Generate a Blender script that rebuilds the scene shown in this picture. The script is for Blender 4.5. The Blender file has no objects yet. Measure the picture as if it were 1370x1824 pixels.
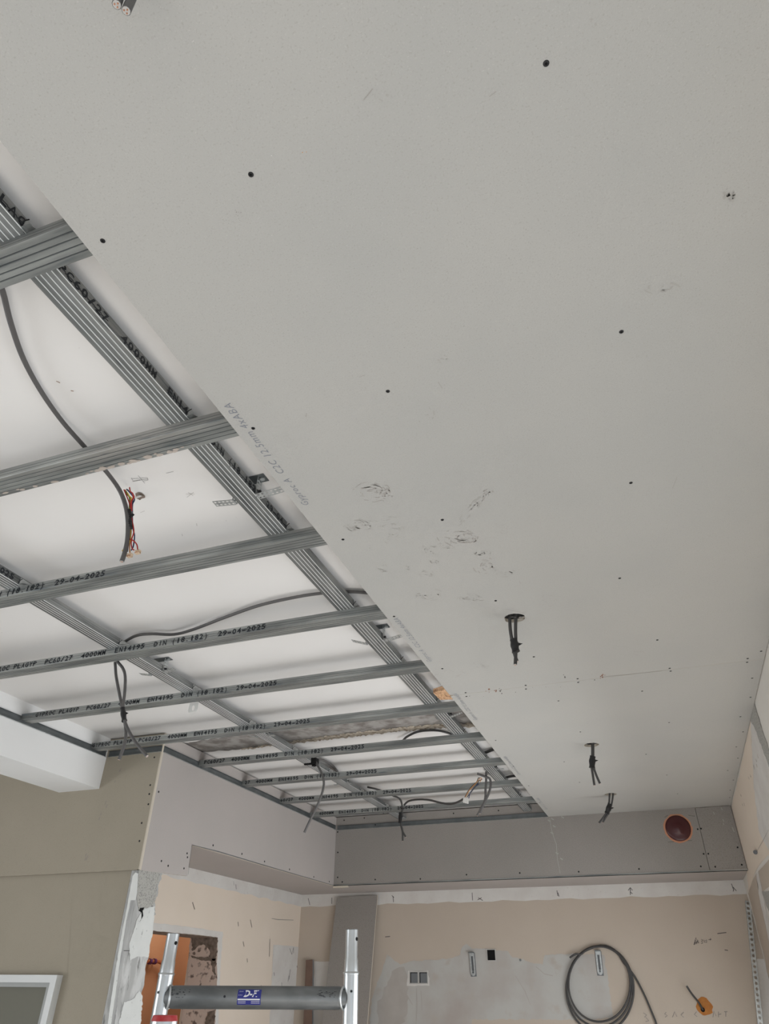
import bpy, bmesh, math, random
from mathutils import Vector, Matrix
from mathutils.geometry import tessellate_polygon

# ------------------------------------------------------------------ camera, world, lights, exposure
S = bpy.context.scene
COL = S.collection
H0 = 1.8                                    # camera height above the floor (metres)
F, TILT, YAW, ROLL = 1207.85, 0.610905, -0.356145, 0.0085924
ct, st = math.cos(TILT), math.sin(TILT)
cyw, syw = math.cos(YAW), math.sin(YAW)
_fwd = Vector((syw*ct, cyw*ct, st)); _r = Vector((cyw, -syw, 0)); _u = _r.cross(_fwd)
cr, sr = math.cos(ROLL), math.sin(ROLL)
CR = cr*_r + sr*_u; CU = -sr*_r + cr*_u; CF = _fwd
cam_d = bpy.data.cameras.new('camera'); cam = bpy.data.objects.new('camera', cam_d); COL.objects.link(cam)
cam_d.sensor_fit = 'VERTICAL'; cam_d.sensor_height = 36.0; cam_d.lens = F/1824*36.0; cam_d.clip_start = 0.02
M = Matrix((CR, CU, -CF)).transposed().to_4x4(); M.translation = Vector((0, 0, H0)); cam.matrix_world = M
S.camera = cam

S.view_settings.view_transform = 'Standard'; S.view_settings.look = 'None'
S.view_settings.gamma = 1.0; S.view_settings.use_curve_mapping = False
S.view_settings.exposure = 0.10

W = bpy.data.worlds.new('world'); S.world = W; W.use_nodes = True
bg = W.node_tree.nodes['Background']; bg.inputs[0].default_value = (0.86, 0.93, 1.0, 1); bg.inputs[1].default_value = 0.8

def area(name, loc, target, sx, sy, power, col):
    l = bpy.data.lights.new(name, 'AREA'); l.shape = 'RECTANGLE'; l.size = sx; l.size_y = sy; l.energy = power; l.color = col
    o = bpy.data.objects.new(name, l); COL.objects.link(o); o.location = loc
    o.rotation_euler = (Vector(target)-Vector(loc)).to_track_quat('-Z', 'Y').to_euler()
    return o
DAY = (0.93, 0.965, 1.0)
area('daylight_near_window', (0.46, -0.35, 0.95), (-4, -0.35, 0.2), 3.6, 1.5, 2, DAY)
area('daylight_rear_window', (-1.6, -3.50, 1.20), (-1.6, 5, 0.6), 2.9, 1.7, 2, DAY)
area('added_kitchen_fill', (0.53, 3.55, 1.25), (-4, 3.75, -0.4), 2.2, 1.25, 38, DAY)  # unseen light added at the right wall to brighten the room's deep end
area('daylight_left_window', (-5.1, -0.6, 1.3), (0, -0.6, 0.7), 3.0, 1.6, 60, DAY)
area('side_room_fill', (-3.25, 5.0, 2.5), (-3.8, 4.9, 1.2), 0.25, 0.5, 3.8, (1.0, 0.97, 0.92))  # unseen fill lamp added to brighten the orange room
sl = bpy.data.lights.new('sun', 'SUN'); sl.energy = 11.0; sl.angle = 0.02; sl.color = (1.0, 0.955, 0.90)
so = bpy.data.objects.new('sun', sl); COL.objects.link(so); so.rotation_euler = Vector((-0.62, -0.45, -0.80)).to_track_quat('-Z', 'Y').to_euler()

# ------------------------------------------------------------------ pixel -> point on a real plane
def ray(px, py): return (px-685)/F*CR - (py-912)/F*CU + CF
AXI = {'x': 0, 'y': 1, 'z': 2}
def P(px, py, ax, v):
    d = ray(px, py); a = AXI[ax]; return d*(v/d[a])       # z is relative to the camera height

# ------------------------------------------------------------------ materials
def mat(name, col, rough=0.85, metal=0.0, noise=None, spec=0.3, bump=0.0, bscale=200.0, col2=None, nscale=30.0, lo=0.35, hi=0.65, detail=4.0, stretch=None, layers=None):
    m = bpy.data.materials.new(name); m.use_nodes = True; nt = m.node_tree; b = nt.nodes['Principled BSDF']
    b.inputs['Base Color'].default_value = (*col, 1); b.inputs['Roughness'].default_value = rough
    b.inputs['Metallic'].default_value = metal; b.inputs['Specular IOR Level'].default_value = spec
    tc = nt.nodes.new('ShaderNodeTexCoord'); mp = nt.nodes.new('ShaderNodeMapping'); nt.links.new(tc.outputs['Object'], mp.inputs[0])
    if stretch: mp.inputs['Scale'].default_value = stretch
    last = None
    ls = list(layers or [])
    if col2: ls.insert(0, (col2, nscale, lo, hi, detail))
    for (c2, ns, l, h, dt) in ls:
        n = nt.nodes.new('ShaderNodeTexNoise'); n.inputs['Scale'].default_value = ns; n.inputs['Detail'].default_value = dt
        nt.links.new(mp.outputs[0], n.inputs['Vector'])
        r = nt.nodes.new('ShaderNodeMapRange'); r.inputs[1].default_value = l; r.inputs[2].default_value = h
        nt.links.new(n.outputs['Fac'], r.inputs[0])
        mx = nt.nodes.new('ShaderNodeMix'); mx.data_type = 'RGBA'
        nt.links.new(r.outputs[0], mx.inputs[0])
        if last is None: mx.inputs[6].default_value = (*col, 1)
        else: nt.links.new(last, mx.inputs[6])
        mx.inputs[7].default_value = (*c2, 1); last = mx.outputs[2]
    if last is not None: nt.links.new(last, b.inputs['Base Color'])
    if bump:
        n = nt.nodes.new('ShaderNodeTexNoise'); n.inputs['Scale'].default_value = bscale; n.inputs['Detail'].default_value = 3
        nt.links.new(mp.outputs[0], n.inputs['Vector'])
        bp = nt.nodes.new('ShaderNodeBump'); bp.inputs['Strength'].default_value = bump; bp.inputs['Distance'].default_value = 0.002
        nt.links.new(n.outputs['Fac'], bp.inputs['Height']); nt.links.new(bp.outputs[0], b.inputs['Normal'])
    return m
MT = {}
MT['board'] = mat('grey_board_paper', (.50, .49, .465), .9, bump=.15, bscale=260, col2=(.475, .47, .45), nscale=2.2, layers=[((.43, .415, .39), 330, .58, .74, 2.0), ((.57, .56, .53), 420, .62, .8, 2.0)])
MT['board_shaded'] = mat('shaded_board_paper', (.33, .305, .285), .9, bump=.15, bscale=260, col2=(.31, .29, .27), nscale=3, layers=[((.235, .215, .195), 260, .54, .70, 2.0)])  # same grey board, with the shade of the end bulkhead put into its colour
MT['board_left'] = mat('left_bulkhead_paper', (.47, .43, .41), .9, bump=.15, bscale=260, col2=(.45, .415, .395), nscale=3, layers=[((.40, .37, .35), 300, .6, .75, 2.0)])
MT['board_core'] = mat('gypsum_core', (.62, .56, .47), .95, bump=.4, bscale=150)
MT['beige'] = mat('beige_painted_board', (.40, .355, .285), .85, bump=.1, bscale=250, col2=(.375, .335, .265), nscale=2.5, layers=[((.34, .30, .24), 260, .6, .75, 2.0)])
MT['slab'] = mat('white_ceiling_plaster', (.86, .84, .82), .85, bump=.08, bscale=40, col2=(.83, .81, .79), nscale=1.5)
MT['beam'] = mat('white_beam_paint', (.88, .88, .875), .8, col2=(.86, .86, .855), nscale=3)
MT['concrete'] = mat('bare_concrete', (.36, .34, .32), .95, bump=.6, bscale=60, col2=(.20, .18, .165), nscale=14, lo=.42, hi=.62, detail=8)
MT['brown_plaster'] = mat('torn_plaster_edge', (.60, .53, .44), .95, bump=.8, bscale=60, col2=(.32, .26, .20), nscale=50, lo=.45, hi=.6)
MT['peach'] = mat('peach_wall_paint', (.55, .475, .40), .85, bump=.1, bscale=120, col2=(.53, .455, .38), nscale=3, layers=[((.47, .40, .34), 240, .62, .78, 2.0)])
MT['peach_lit'] = mat('peach_wall_paint_lit', (.80, .70, .60), .85, bump=.1, bscale=120, col2=(.78, .68, .575), nscale=3, layers=[((.70, .60, .51), 240, .64, .8, 2.0)])  # same peach paint, lightened to carry the stronger light on these walls
MT['white_plaster'] = mat('white_filler', (.72, .70, .67), .9, bump=.15, bscale=60, col2=(.66, .63, .60), nscale=7, layers=[((.58, .53, .50), 60, .62, .8, 4.0)])
MT['white_patchy'] = mat('scraped_white_wall', (.51, .50, .475), .9, bump=.15, bscale=60, col2=(.44, .395, .365), nscale=2.6, lo=.46, hi=.66, detail=8, layers=[((.47, .43, .39), 11, .56, .72, 6.0)])
MT['pink_stain'] = mat('pinkish_filler', (.47, .44, .41), .9, col2=(.43, .395, .365), nscale=9)
MT['cream'] = mat('cream_wall', (.78, .75, .70), .85, bump=.08, bscale=80, col2=(.75, .72, .67), nscale=4)
MT['brick'] = mat('torn_pink_plaster', (.78, .64, .56), .95, bump=1, bscale=40, col2=(.24, .18, .15), nscale=34, lo=.56, hi=.66, detail=8)
MT['brick_dark'] = mat('dark_rubble', (.16, .125, .10), .95, bump=1, bscale=60, col2=(.30, .24, .20), nscale=40)
MT['orange'] = mat('orange_paint', (.56, .30, .165), .8, col2=(.53, .28, .15), nscale=3)
MT['jamb'] = mat('grey_render', (.42, .42, .41), .95, bump=.8, bscale=50, col2=(.58, .58, .57), nscale=22, lo=.45, hi=.6, detail=6, stretch=(1, 1, .35), layers=[((.22, .22, .21), 45, .60, .70, 4.0)])
MT['jamb_conc'] = mat('pitted_concrete', (.44, .43, .40), .95, bump=1, bscale=90, col2=(.26, .255, .24), nscale=150, lo=.5, hi=.64, detail=8)
MT['jamb_white'] = mat('white_skim', (.70, .71, .69), .9, bump=.3, bscale=40, col2=(.66, .67, .65), nscale=12, layers=[((.40, .41, .40), 40, .66, .72, 3.0)])
MT['jamb_streak'] = mat('dark_streaked_render', (.30, .30, .295), .95, bump=.6, bscale=60, col2=(.48, .48, .47), nscale=40, stretch=(1, 1, .15))
MT['galv'] = mat('galvanised_steel', (.42, .435, .42), .45, .55, spec=.5, bump=.05, bscale=80, col2=(.21, .22, .215), nscale=26, lo=.36, hi=.64, detail=8, stretch=(.12, 1, 1), layers=[((.52, .50, .47), 9, .56, .70, 6.0), ((.16, .18, .19), 55, .60, .72, 5.0)])
MT['galv_y'] = mat('galvanised_steel_lengthwise', (.34, .35, .345), .42, .6, spec=.5, bump=.05, bscale=80, col2=(.17, .18, .18), nscale=26, lo=.36, hi=.64, detail=8, stretch=(1, .12, 1), layers=[((.42, .41, .39), 9, .58, .72, 6.0), ((.12, .13, .14), 70, .60, .72, 5.0)])
MT['galv_light'] = mat('bright_zinc', (.60, .62, .62), .4, .7, spec=.5, col2=(.46, .48, .48), nscale=60)
MT['galv_glint'] = mat('zinc_fold_glint', (.88, .90, .90), .35, .15, spec=.6)  # pale colour paints the window reflection along carrier grooves and folds
MT['galv_ch'] = mat('zinc_edge_channel', (.20, .215, .22), .45, .6, spec=.5, col2=(.14, .155, .16), nscale=10)
MT['ink'] = mat('black_ink', (.022, .025, .03), .6)
MT['groove_shade'] = mat('groove_line', (.13, .145, .15), .5, .5)  # dark strips paint the shade inside the pressed grooves
MT['blue_ink'] = mat('grey_blue_print', (.27, .28, .31), .9)
MT['pencil'] = mat('pencil_mark', (.10, .09, .09), .9)
MT['pencil_soft'] = mat('faint_pencil', (.30, .27, .25), .9)
MT['smudge'] = mat('scuff_mark', (.41, .385, .36), .9)
MT['smudge2'] = mat('faint_scuff_mark', (.445, .43, .405), .9)
MT['rust'] = mat('rust_stain', (.28, .15, .10), .9)
MT['chalk'] = mat('filler_smear', (.42, .41, .39), .9)
MT['seam'] = mat('dark_seam_mark', (.12, .11, .10), .9)  # dark flecks and thin lines on the boards
MT['screw'] = mat('black_phosphate', (.02, .02, .022), .45, .3, spec=.5)
MT['cable'] = mat('grey_cable_sheath', (.115, .11, .108), .5, spec=.4)
MT['cable_dark'] = mat('dark_cable_sheath', (.065, .063, .062), .5, spec=.4)
MT['tape'] = mat('black_tape', (.012, .012, .013), .4, spec=.5)
MT['cut'] = mat('cable_cut_filling', (.55, .54, .52), .7)
MT['copper'] = mat('copper', (.72, .36, .22), .35, .9)
MT['red'] = mat('red_wire', (.46, .035, .03), .45)
MT['blue'] = mat('blue_wire', (.02, .035, .12), .45)
MT['green'] = mat('green_wire', (.10, .24, .04), .5)
MT['yellow'] = mat('yellow_wire', (.70, .50, .06), .5)
MT['orangew'] = mat('orange_wire', (.60, .28, .10), .5)
MT['white'] = mat('white_plastic', (.78, .77, .74), .4)
MT['connector'] = mat('amber_clear_connector', (.72, .56, .40), .3, col2=(.35, .22, .14), nscale=260, lo=.5, hi=.62)
MT['osb'] = mat('osb_strand_board', (.62, .38, .22), .8, bump=.6, bscale=90, col2=(.30, .15, .08), nscale=70, lo=.5, hi=.62, stretch=(1, .4, 1), layers=[((.75, .50, .32), 120, .55, .65, 2.0)])
MT['maroon'] = mat('maroon_plastic', (.075, .018, .02), .22, spec=.5)
MT['hole_edge'] = mat('raw_terracotta_edge', (.60, .29, .18), .9, bump=.8, bscale=120)
MT['alu'] = mat('aluminium_tube', (.66, .68, .69), .33, .9, spec=.5, col2=(.52, .54, .55), nscale=9, lo=.35, hi=.7, stretch=(1, 1, .3), bump=.05)
MT['alu_dull'] = mat('dull_aluminium', (.24, .25, .255), .42, .85, spec=.5, col2=(.15, .16, .165), nscale=16, lo=.4, hi=.65, stretch=(.3, 1, 1), bump=.06)
MT['black'] = mat('black_hollow', (.006, .006, .006), .9)
MT['sticker'] = mat('blue_sticker', (.035, .04, .24), .35)
MT['sticker_white'] = mat('white_sticker_print', (.80, .80, .82), .4)
MT['redcap'] = mat('red_plastic_rim', (.42, .035, .04), .5, col2=(.50, .10, .10), nscale=40)
MT['box_grey'] = mat('grey_back_box', (.17, .18, .19), .6)
MT['orange_box'] = mat('orange_back_box', (.50, .20, .04), .6, col2=(.42, .15, .03), nscale=40)
MT['brown_board'] = mat('brown_panel', (.20, .13, .10), .7, col2=(.17, .11, .085), nscale=20)
MT['purple'] = mat('purple_clip', (.10, .03, .10), .5)
MT['frame'] = mat('white_window_frame', (.66, .67, .66), .35, spec=.5)
MT['frame_in'] = mat('grey_window_gasket', (.40, .41, .40), .5)
MT['pane'] = mat('dark_olive_pane', (.155, .15, .115), .45, spec=.25)
MT['screed'] = mat('cement_screed', (.55, .54, .525), .9, col2=(.50, .49, .475), nscale=3)
MT['roomwall'] = mat('beige_room_wall', (.55, .52, .47), .9)
MT['dust'] = mat('plaster_dust', (.50, .44, .39), .95)

# ------------------------------------------------------------------ mesh builder (coordinates: z relative to the camera)
class MB:
    def __init__(s): s.v = []; s.f = []; s.m = []; s.ms = []; s.sm = []
    def mi(s, m):
        if m not in s.ms: s.ms.append(m)
        return s.ms.index(m)
    def add(s, vs, fs, m, smooth=False):
        b = len(s.v); s.v += [Vector(a) for a in vs]; k = s.mi(m)
        for f in fs: s.f.append([b+i for i in f]); s.m.append(k); s.sm.append(smooth)
    def box(s, x0, x1, y0, y1, z0, z1, m):
        v = [(x, y, z) for z in (z0, z1) for y in (y0, y1) for x in (x0, x1)]
        s.add(v, [(0, 2, 3, 1), (4, 5, 7, 6), (0, 1, 5, 4), (2, 6, 7, 3), (0, 4, 6, 2), (1, 3, 7, 5)], m)
    def tube(s, pts, r, m, n=10, cap=True, r2=None, capm=None, flat=1.0):
        pts = [Vector(p) for p in pts]; N = len(pts); vs = []
        up = Vector((0.13, 0.31, 0.94)).normalized(); t0 = (pts[1]-pts[0]).normalized()
        a = t0.cross(up)
        if a.length < 1e-3: a = t0.cross(Vector((1, 0, 0)))
        a.normalize()
        for i, p in enumerate(pts):
            t = (pts[min(i+1, N-1)]-pts[max(i-1, 0)]).normalized()
            a = (a - t*a.dot(t)).normalized(); b = t.cross(a)
            rr = r if r2 is None else r+(r2-r)*i/(N-1)
            if callable(r): rr = r(i/(N-1))
            for k in range(n):
                th = 2*math.pi*k/n; vs.append(p + rr*(math.cos(th)*a + flat*math.sin(th)*b))
        fs = [(i*n+k, i*n+(k+1) % n, (i+1)*n+(k+1) % n, (i+1)*n+k) for i in range(N-1) for k in range(n)]
        s.add(vs, fs, m, True)
        if cap:
            s.add(vs[:n], [tuple(range(n))[::-1]], capm or m); s.add(vs[-n:], [tuple(range(n))], capm or m)
    def poly(s, pts, m, holes=()):
        loops = [[Vector(p) for p in pts]]+[[Vector(p) for p in h] for h in holes]
        allv = [v for l in loops for v in l]; s.add(allv, [tuple(t) for t in tessellate_polygon(loops)], m)
    def plate(s, pts, off, m, mside=None, holes=()):          # polygon (3D, planar) extruded by vector off
        off = Vector(off); loops = [[Vector(p) for p in pts]]+[[Vector(p) for p in h] for h in holes]
        tri = [tuple(t) for t in tessellate_polygon(loops)]; allv = [v for l in loops for v in l]
        s.add(allv, tri, m); s.add([v+off for v in allv], [t[::-1] for t in tri], m)
        for l in loops:
            n = len(l); s.add(l+[v+off for v in l], [(i, (i+1) % n, n+(i+1) % n, n+i) for i in range(n)], mside or m)
    def build(s, name, parent=None, fixn=False):
        me = bpy.data.meshes.new(name)
        if parent is None:
            c = Vector((0, 0, 0))
            for v in s.v: c += v
            c /= max(1, len(s.v)); zs = min(v.z for v in s.v); org = Vector((c.x, c.y, zs))
        else: org = Vector(parent['_o'])
        me.from_pydata([tuple(v-org) for v in s.v], [], s.f); me.update()
        for m in s.ms: me.materials.append(MT[m])
        for p, k, sm in zip(me.polygons, s.m, s.sm): p.material_index = k; p.use_smooth = sm
        if fixn:
            bm = bmesh.new(); bm.from_mesh(me); bmesh.ops.recalc_face_normals(bm, faces=bm.faces); bm.to_mesh(me); bm.free()
        o = bpy.data.objects.new(name, me); COL.objects.link(o); o['_o'] = tuple(org)
        if parent is None: o.location = (org.x, org.y, org.z+H0)
        else:
            o.parent = parent
        return o
def thing(name, loc, label, cat, group=None):
    o = bpy.data.objects.new(name, None); COL.objects.link(o); o.empty_display_size = .05
    o['_o'] = tuple(loc); o.location = (loc[0], loc[1], loc[2]+H0); return tag(o, label, cat, group)
def tag(o, label, cat, group=None):
    o['label'] = label; o['category'] = cat
    if group: o['group'] = group
    return o
def struct(o, label=None, cat=None):
    o['kind'] = 'structure'
    if label: o['label'] = label
    if cat: o['category'] = cat
    return o

# text as triangles (vector font), returned as 2D verts + faces
_tc = {}
def text2d(body, size=1.0, shear=0.0, bold=0.0, space=1.0):
    key = (body, size, shear, bold, space)
    if key in _tc: return _tc[key]
    c = bpy.data.curves.new('lettering', 'FONT'); c.body = body; c.size = size; c.shear = shear; c.offset = bold
    c.resolution_u = 2; c.space_character = space; c.fill_mode = 'FRONT' if hasattr(c, 'fill_mode') else c.fill_mode
    o = bpy.data.objects.new('lettering', c); COL.objects.link(o)
    dg = bpy.context.evaluated_depsgraph_get(); dg.update()
    me = bpy.data.meshes.new_from_object(o.evaluated_get(dg))
    v = [(a.co.x, a.co.y) for a in me.vertices]; f = [tuple(p.vertices) for p in me.polygons]
    bpy.data.objects.remove(o); bpy.data.curves.remove(c); bpy.data.meshes.remove(me)
    _tc[key] = (v, f); return v, f
def text_on(mb, body, size, org, ux, uy, m, shear=0, bold=0, space=1.0, xs=1.0, clip=None, mapf=None):
    v, f = text2d(body, size, shear, bold, space); org = Vector(org); ux = Vector(ux); uy = Vector(uy)
    if not f: return
    mb.add([(mapf(x*xs, y) if mapf else org+ux*(x*xs)+uy*y) for x, y in v], f, m)
def stroke(mb, pts, w, nrm, m):
    pts = [Vector(p) for p in pts]; nrm = Vector(nrm); vs = []
    for i, p in enumerate(pts):
        t = pts[min(i+1, len(pts)-1)]-pts[max(i-1, 0)]; s = t.cross(nrm)
        if s.length < 1e-9: s = Vector((1, 0, 0))
        s.normalize(); k = w/2*(0.55+0.45*math.sin(math.pi*(i+.5)/len(pts)))
        vs += [p+s*k, p-s*k]
    mb.add(vs, [(2*i, 2*i+1, 2*i+3, 2*i+2) for i in range(len(pts)-1)], m)
def pstroke(mb, pp, ax, v, w, nrm, m): stroke(mb, [P(x, y, ax, v) for x, y in pp], w, nrm, m)
def smoothpts(pts, k=6):
    pts = [Vector(p) for p in pts]; out = []
    for i in range(len(pts)-1):
        p0, p1, p2, p3 = pts[max(i-1, 0)], pts[i], pts[i+1], pts[min(i+2, len(pts)-1)]
        for j in range(k):
            t = j/k; out.append(.5*((2*p1)+(-p0+p2)*t+(2*p0-5*p1+4*p2-p3)*t*t+(-p0+3*p1-3*p2+p3)*t**3))
    out.append(pts[-1]); return out
def jag(pts, amp, step, seed=0, keep=()):
    rnd = random.Random(seed); out = []; n = len(pts)
    for i in range(n):
        a, b = Vector(pts[i]), Vector(pts[(i+1) % n]); k = 1 if i in keep else max(1, int((b-a).length/step))
        d = (b-a); nn = Vector((-d.y, d.x)) if len(d) == 2 else None
        if nn is not None and nn.length > 0: nn.normalize()
        for j in range(k):
            q = a+d*(j/k)
            if j > 0 and k > 1: q = q+nn*rnd.uniform(-amp, amp)
            out.append(q)
    return out
def ppatch(mb, pp, ax, v, m, amp=2.0, step=6, seed=1, keep=()):   # pixel outline unprojected onto a wall plane, edge roughened
    q = jag([Vector(p) for p in pp], amp, step, seed, keep); mb.poly([P(a.x, a.y, ax, v) for a in q], m)

XE, XR, XL, XB = -.700, .499, -2.347, -2.700      # sheet edge, right wall, left bulkhead face, beam face
YS, YB, YW = 3.0, 5.283, 5.80                      # step wall, end bulkhead, end wall
XP = -2.86                                         # left (kitchen) wall
ZC, ZS = 1.0128, 1.100                             # underside of battens, old ceiling
ZSOF = .620; FL = -H0

# ------------------------------------------------------------------ room shell
mb = MB(); mb.box(-5.2, .7, -3.6, 6.0, FL-.1, FL, 'screed'); struct(mb.build('floor'), 'grey cement floor of the room', 'floor')
mb = MB(); mb.box(-5.2, .7, -3.6, 6.0, ZS, ZS+.15, 'slab')
# bare strip where an old wall was taken out
strip = [(320, 1326), (420, 1310), (520, 1293), (620, 1277), (720, 1266), (800, 1258), (860, 1252), (880, 1292), (800, 1292), (700, 1300), (600, 1312), (500, 1325), (420, 1336), (352, 1340)]
ppatch(mb, strip, 'z', ZS-.002, 'concrete', 1.2, 6, 3)
rim = [(430, 1334), (500, 1323), (600, 1309), (700, 1297), (800, 1289), (860, 1288), (860, 1295), (800, 1297), (700, 1304), (600, 1316), (500, 1327), (430, 1336)]
ppatch(mb, rim, 'z', ZS-.004, 'brown_plaster', 1.6, 3, 4)
rnd = random.Random(5)
def px3(pp, w=.0010, m='pencil'): pstroke(mb, pp, 'z', ZS-.0012, w, (0, 0, 1), m)
for pp in ([(234, 853), (262, 851)], [(236, 858), (252, 855), (264, 853)], [(246, 847), (258, 861)], [(234, 851), (237, 857), (250, 855)], [(262, 851), (264, 855), (255, 857)]): px3(pp)
for pp in ([(296, 843), (309, 840)],): px3(pp)
for pp in ([(333, 886), (345, 877)], [(335, 877), (344, 883)], [(331, 880), (347, 880)], [(250, 913), (258, 910)], [(324, 951), (325, 955)], [(350, 932), (351, 937)]): px3(pp, .0009, 'pencil_soft')
# torn hole where the old light wires come out
hole = [(241, 879), (246, 877), (252, 878), (258, 883), (259, 886), (253, 888), (249, 891), (243, 888)]
ppatch(mb, hole, 'z', ZS-.0014, 'brick_dark', .6, 3, 9)
for _ in range(20):                                                    # specks
    x, y = rnd.uniform(-2.3, -.8), rnd.uniform(.5, 4.6); r = rnd.uniform(.0007, .0018)
    mb.poly([(x+r*math.cos(a), y+r*math.sin(a), ZS-.001) for a in (0, 1.2, 2.5, 3.6, 5)], 'pencil_soft')
for pp in ([(100, 679), (107, 682)], [(126, 696), (131, 697)]): px3(pp, .002, 'rust')
struct(mb.build('ceiling'), 'old white plaster ceiling above the metal grid', 'ceiling')

# right wall: solid part, window wall nearer than the view (opening for the daylight; kitchen opening added unseen)
mb = MB(); mb.box(XR, XR+.2, 2.0, 6.0, .20, ZS, 'cream'); mb.box(XR, XR+.2, 2.0, 2.4, FL, .20, 'cream'); mb.box(XR, XR+.2, 4.7, 6.0, FL, .20, 'cream'); mb.box(XR, XR+.2, 2.4, 4.7, FL, -1.25, 'cream')
mb.box(XR, XR+.2, -3.6, 2.0, .62, ZS, 'cream'); mb.box(XR, XR+.2, -3.6, 2.0, FL, -1.7, 'cream'); mb.box(XR, XR+.2, -3.6, -2.3, -1.7, .62, 'cream'); mb.box(XR, XR+.2, 1.6, 2.0, -1.7, .62, 'cream')
xr = XR-.0015
con = [(1343, 1250), (1350, 1274), (1359, 1303), (1372, 1340), (1372, 1373), (1362, 1345), (1352, 1318), (1344, 1296), (1337, 1284)]
ppatch(mb, con, 'x', xr, 'jamb_conc', .8, 4, 3)
ppatch(mb, [(1337, 1284), (1344, 1296), (1352, 1318), (1362, 1345), (1372, 1373), (1372, 1520), (1352, 1480), (1345, 1420), (1341, 1360)], 'x', xr, 'white_plaster', 1.2, 8, 7)
ppatch(mb, [(1303, 1438), (1309, 1412), (1318, 1376), (1328, 1325), (1337, 1284), (1341, 1360), (1345, 1420), (1352, 1480), (1372, 1520), (1358, 1534), (1346, 1552), (1333, 1590), (1331, 1548)], 'x', xr+.0003, 'peach_lit', .8, 9, 8)
ppatch(mb, [(1333, 1592), (1340, 1570), (1347, 1556), (1353, 1600), (1362, 1640), (1372, 1690), (1372, 1760), (1362, 1706)], 'x', xr, 'peach', .6, 8, 2)
ppatch(mb, [(1351, 1552), (1372, 1528), (1372, 1578), (1358, 1588)], 'x', xr, 'peach', .6, 8, 2)
ppatch(mb, [(1347, 1556), (1351, 1552), (1358, 1588), (1366, 1625), (1372, 1650), (1372, 1690), (1362, 1640), (1353, 1600)], 'x', xr, 'white_plaster', .5, 8, 2)
ppatch(mb, [(1357, 1588), (1372, 1586), (1372, 1626), (1364, 1612)], 'x', xr-.001, 'jamb_conc', 1, 4, 2)
for (a, b, w) in ((1346, 1354, 3), (1342, 1366, 4), (1347, 1364, 3), (1349, 1347, 4), (1319, 1417, 2), (1325, 1433, 3), (1322, 1434, 2), (1333, 1386, 2), (1336, 1382, 2)):
    pstroke(mb, [(a, b-w), (a+1, b), (a+2, b+w)], 'x', xr-.001, .012, (1, 0, 0), 'brown_plaster')
pstroke(mb, [(1369, 1478), (1361, 1494), (1352, 1510), (1347, 1520)], 'x', xr-.001, .002, (1, 0, 0), 'pencil_soft')
mb.tube([P(1345.5, 1518, 'x', XR), P(1345.5, 1518, 'x', XR-.012)], .011, 'box_grey')
struct(mb.build('wall_right'), 'cream plastered side wall with a bare concrete strip', 'wall')

# end wall with the scraped white area
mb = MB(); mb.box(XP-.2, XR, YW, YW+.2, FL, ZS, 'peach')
yw = YW-.0012
mb.poly([(XP, yw, .66), (XR, yw, .66)]+[(XR-(XR-XP)*i/40, yw, .535+.004*math.sin(i*2.3)+.003*math.sin(i*5.1)) for i in range(41)], 'white_plaster')
wp = [(690, 1700), (713, 1718), (732, 1712), (772, 1710), (800, 1707), (820, 1701), (824, 1686), (831, 1681), (842, 1690), (870, 1691), (905, 1694), (912, 1705), (932, 1708), (951, 1716), (967, 1718), (971, 1701), (1000, 1699), (1015, 1699),
      (1050, 1700), (1076, 1701), (1083, 1745), (1092, 1813), (1050, 1816), (841, 1816), (838, 1850), (655, 1850), (662, 1780), (676, 1740)]
ppatch(mb, wp, 'y', yw, 'white_patchy', 1.4, 5, 11)
ppatch(mb, [(698, 1730), (720, 1722), (728, 1760), (722, 1820), (700, 1840), (676, 1850), (672, 1790)], 'y', yw-.0004, 'pink_stain', 3, 6, 4)
ppatch(mb, [(727, 1729), (763, 1729), (765, 1756), (725, 1756)], 'y', yw-.0008, 'white_plaster', 1, 6, 5)
ppatch(mb, [(560, 1712), (600, 1713), (600, 1850), (556, 1850)], 'y', yw, 'white_plaster', 1, 8, 6)
ppatch(mb, [(1348, 1708), (1366, 1708), (1400, 1860), (1352, 1860)], 'y', yw, 'white_plaster', .5, 8, 6)
def pw(pp, w=.008, m='pencil'): pstroke(mb, pp, 'y', yw-.0012, w, (0, 1, 0), m)
for pp in ([(700, 1596), (701, 1607)], [(698, 1595), (702, 1599)], [(841, 1590), (842, 1604)], [(851, 1603), (858, 1599)], [(852, 1599), (860, 1604)], [(992, 1586), (994, 1596)], [(994, 1590), (996, 1597)],
           [(1123, 1582), (1123, 1594)], [(1119, 1586), (1123, 1581), (1127, 1586)], [(1123, 1589), (1127, 1592)], [(1303, 1574), (1307, 1585), (1306, 1588)], [(1306, 1580), (1312, 1587)], [(591, 1599), (591, 1610)], [(549, 1600), (552, 1612)],
           [(1278, 1663), (1294, 1661)], [(1291, 1692), (1297, 1693)], [(686, 1669), (695, 1668)]): pw(pp, .005)
for i, (a, b) in enumerate(((1236, 1683), (1238, 1676))): pw([(a, b), (a+2, b-6), (a+4, b-1)], .004)
for pp in ([(1237, 1683), (1239, 1675), (1242, 1677), (1239, 1680)], [(1241, 1681), (1243, 1675)], [(1244, 1680), (1243, 1674), (1245, 1680)], [(1249, 1673), (1252, 1674), (1250, 1677), (1252, 1680), (1249, 1681)],
           [(1254, 1674), (1255, 1679)], [(1256, 1676), (1259, 1674), (1259, 1679), (1256, 1678)], [(1262, 1674), (1267, 1673)], [(1265, 1671), (1267, 1673), (1265, 1675)]): pw(pp, .0035)
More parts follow.
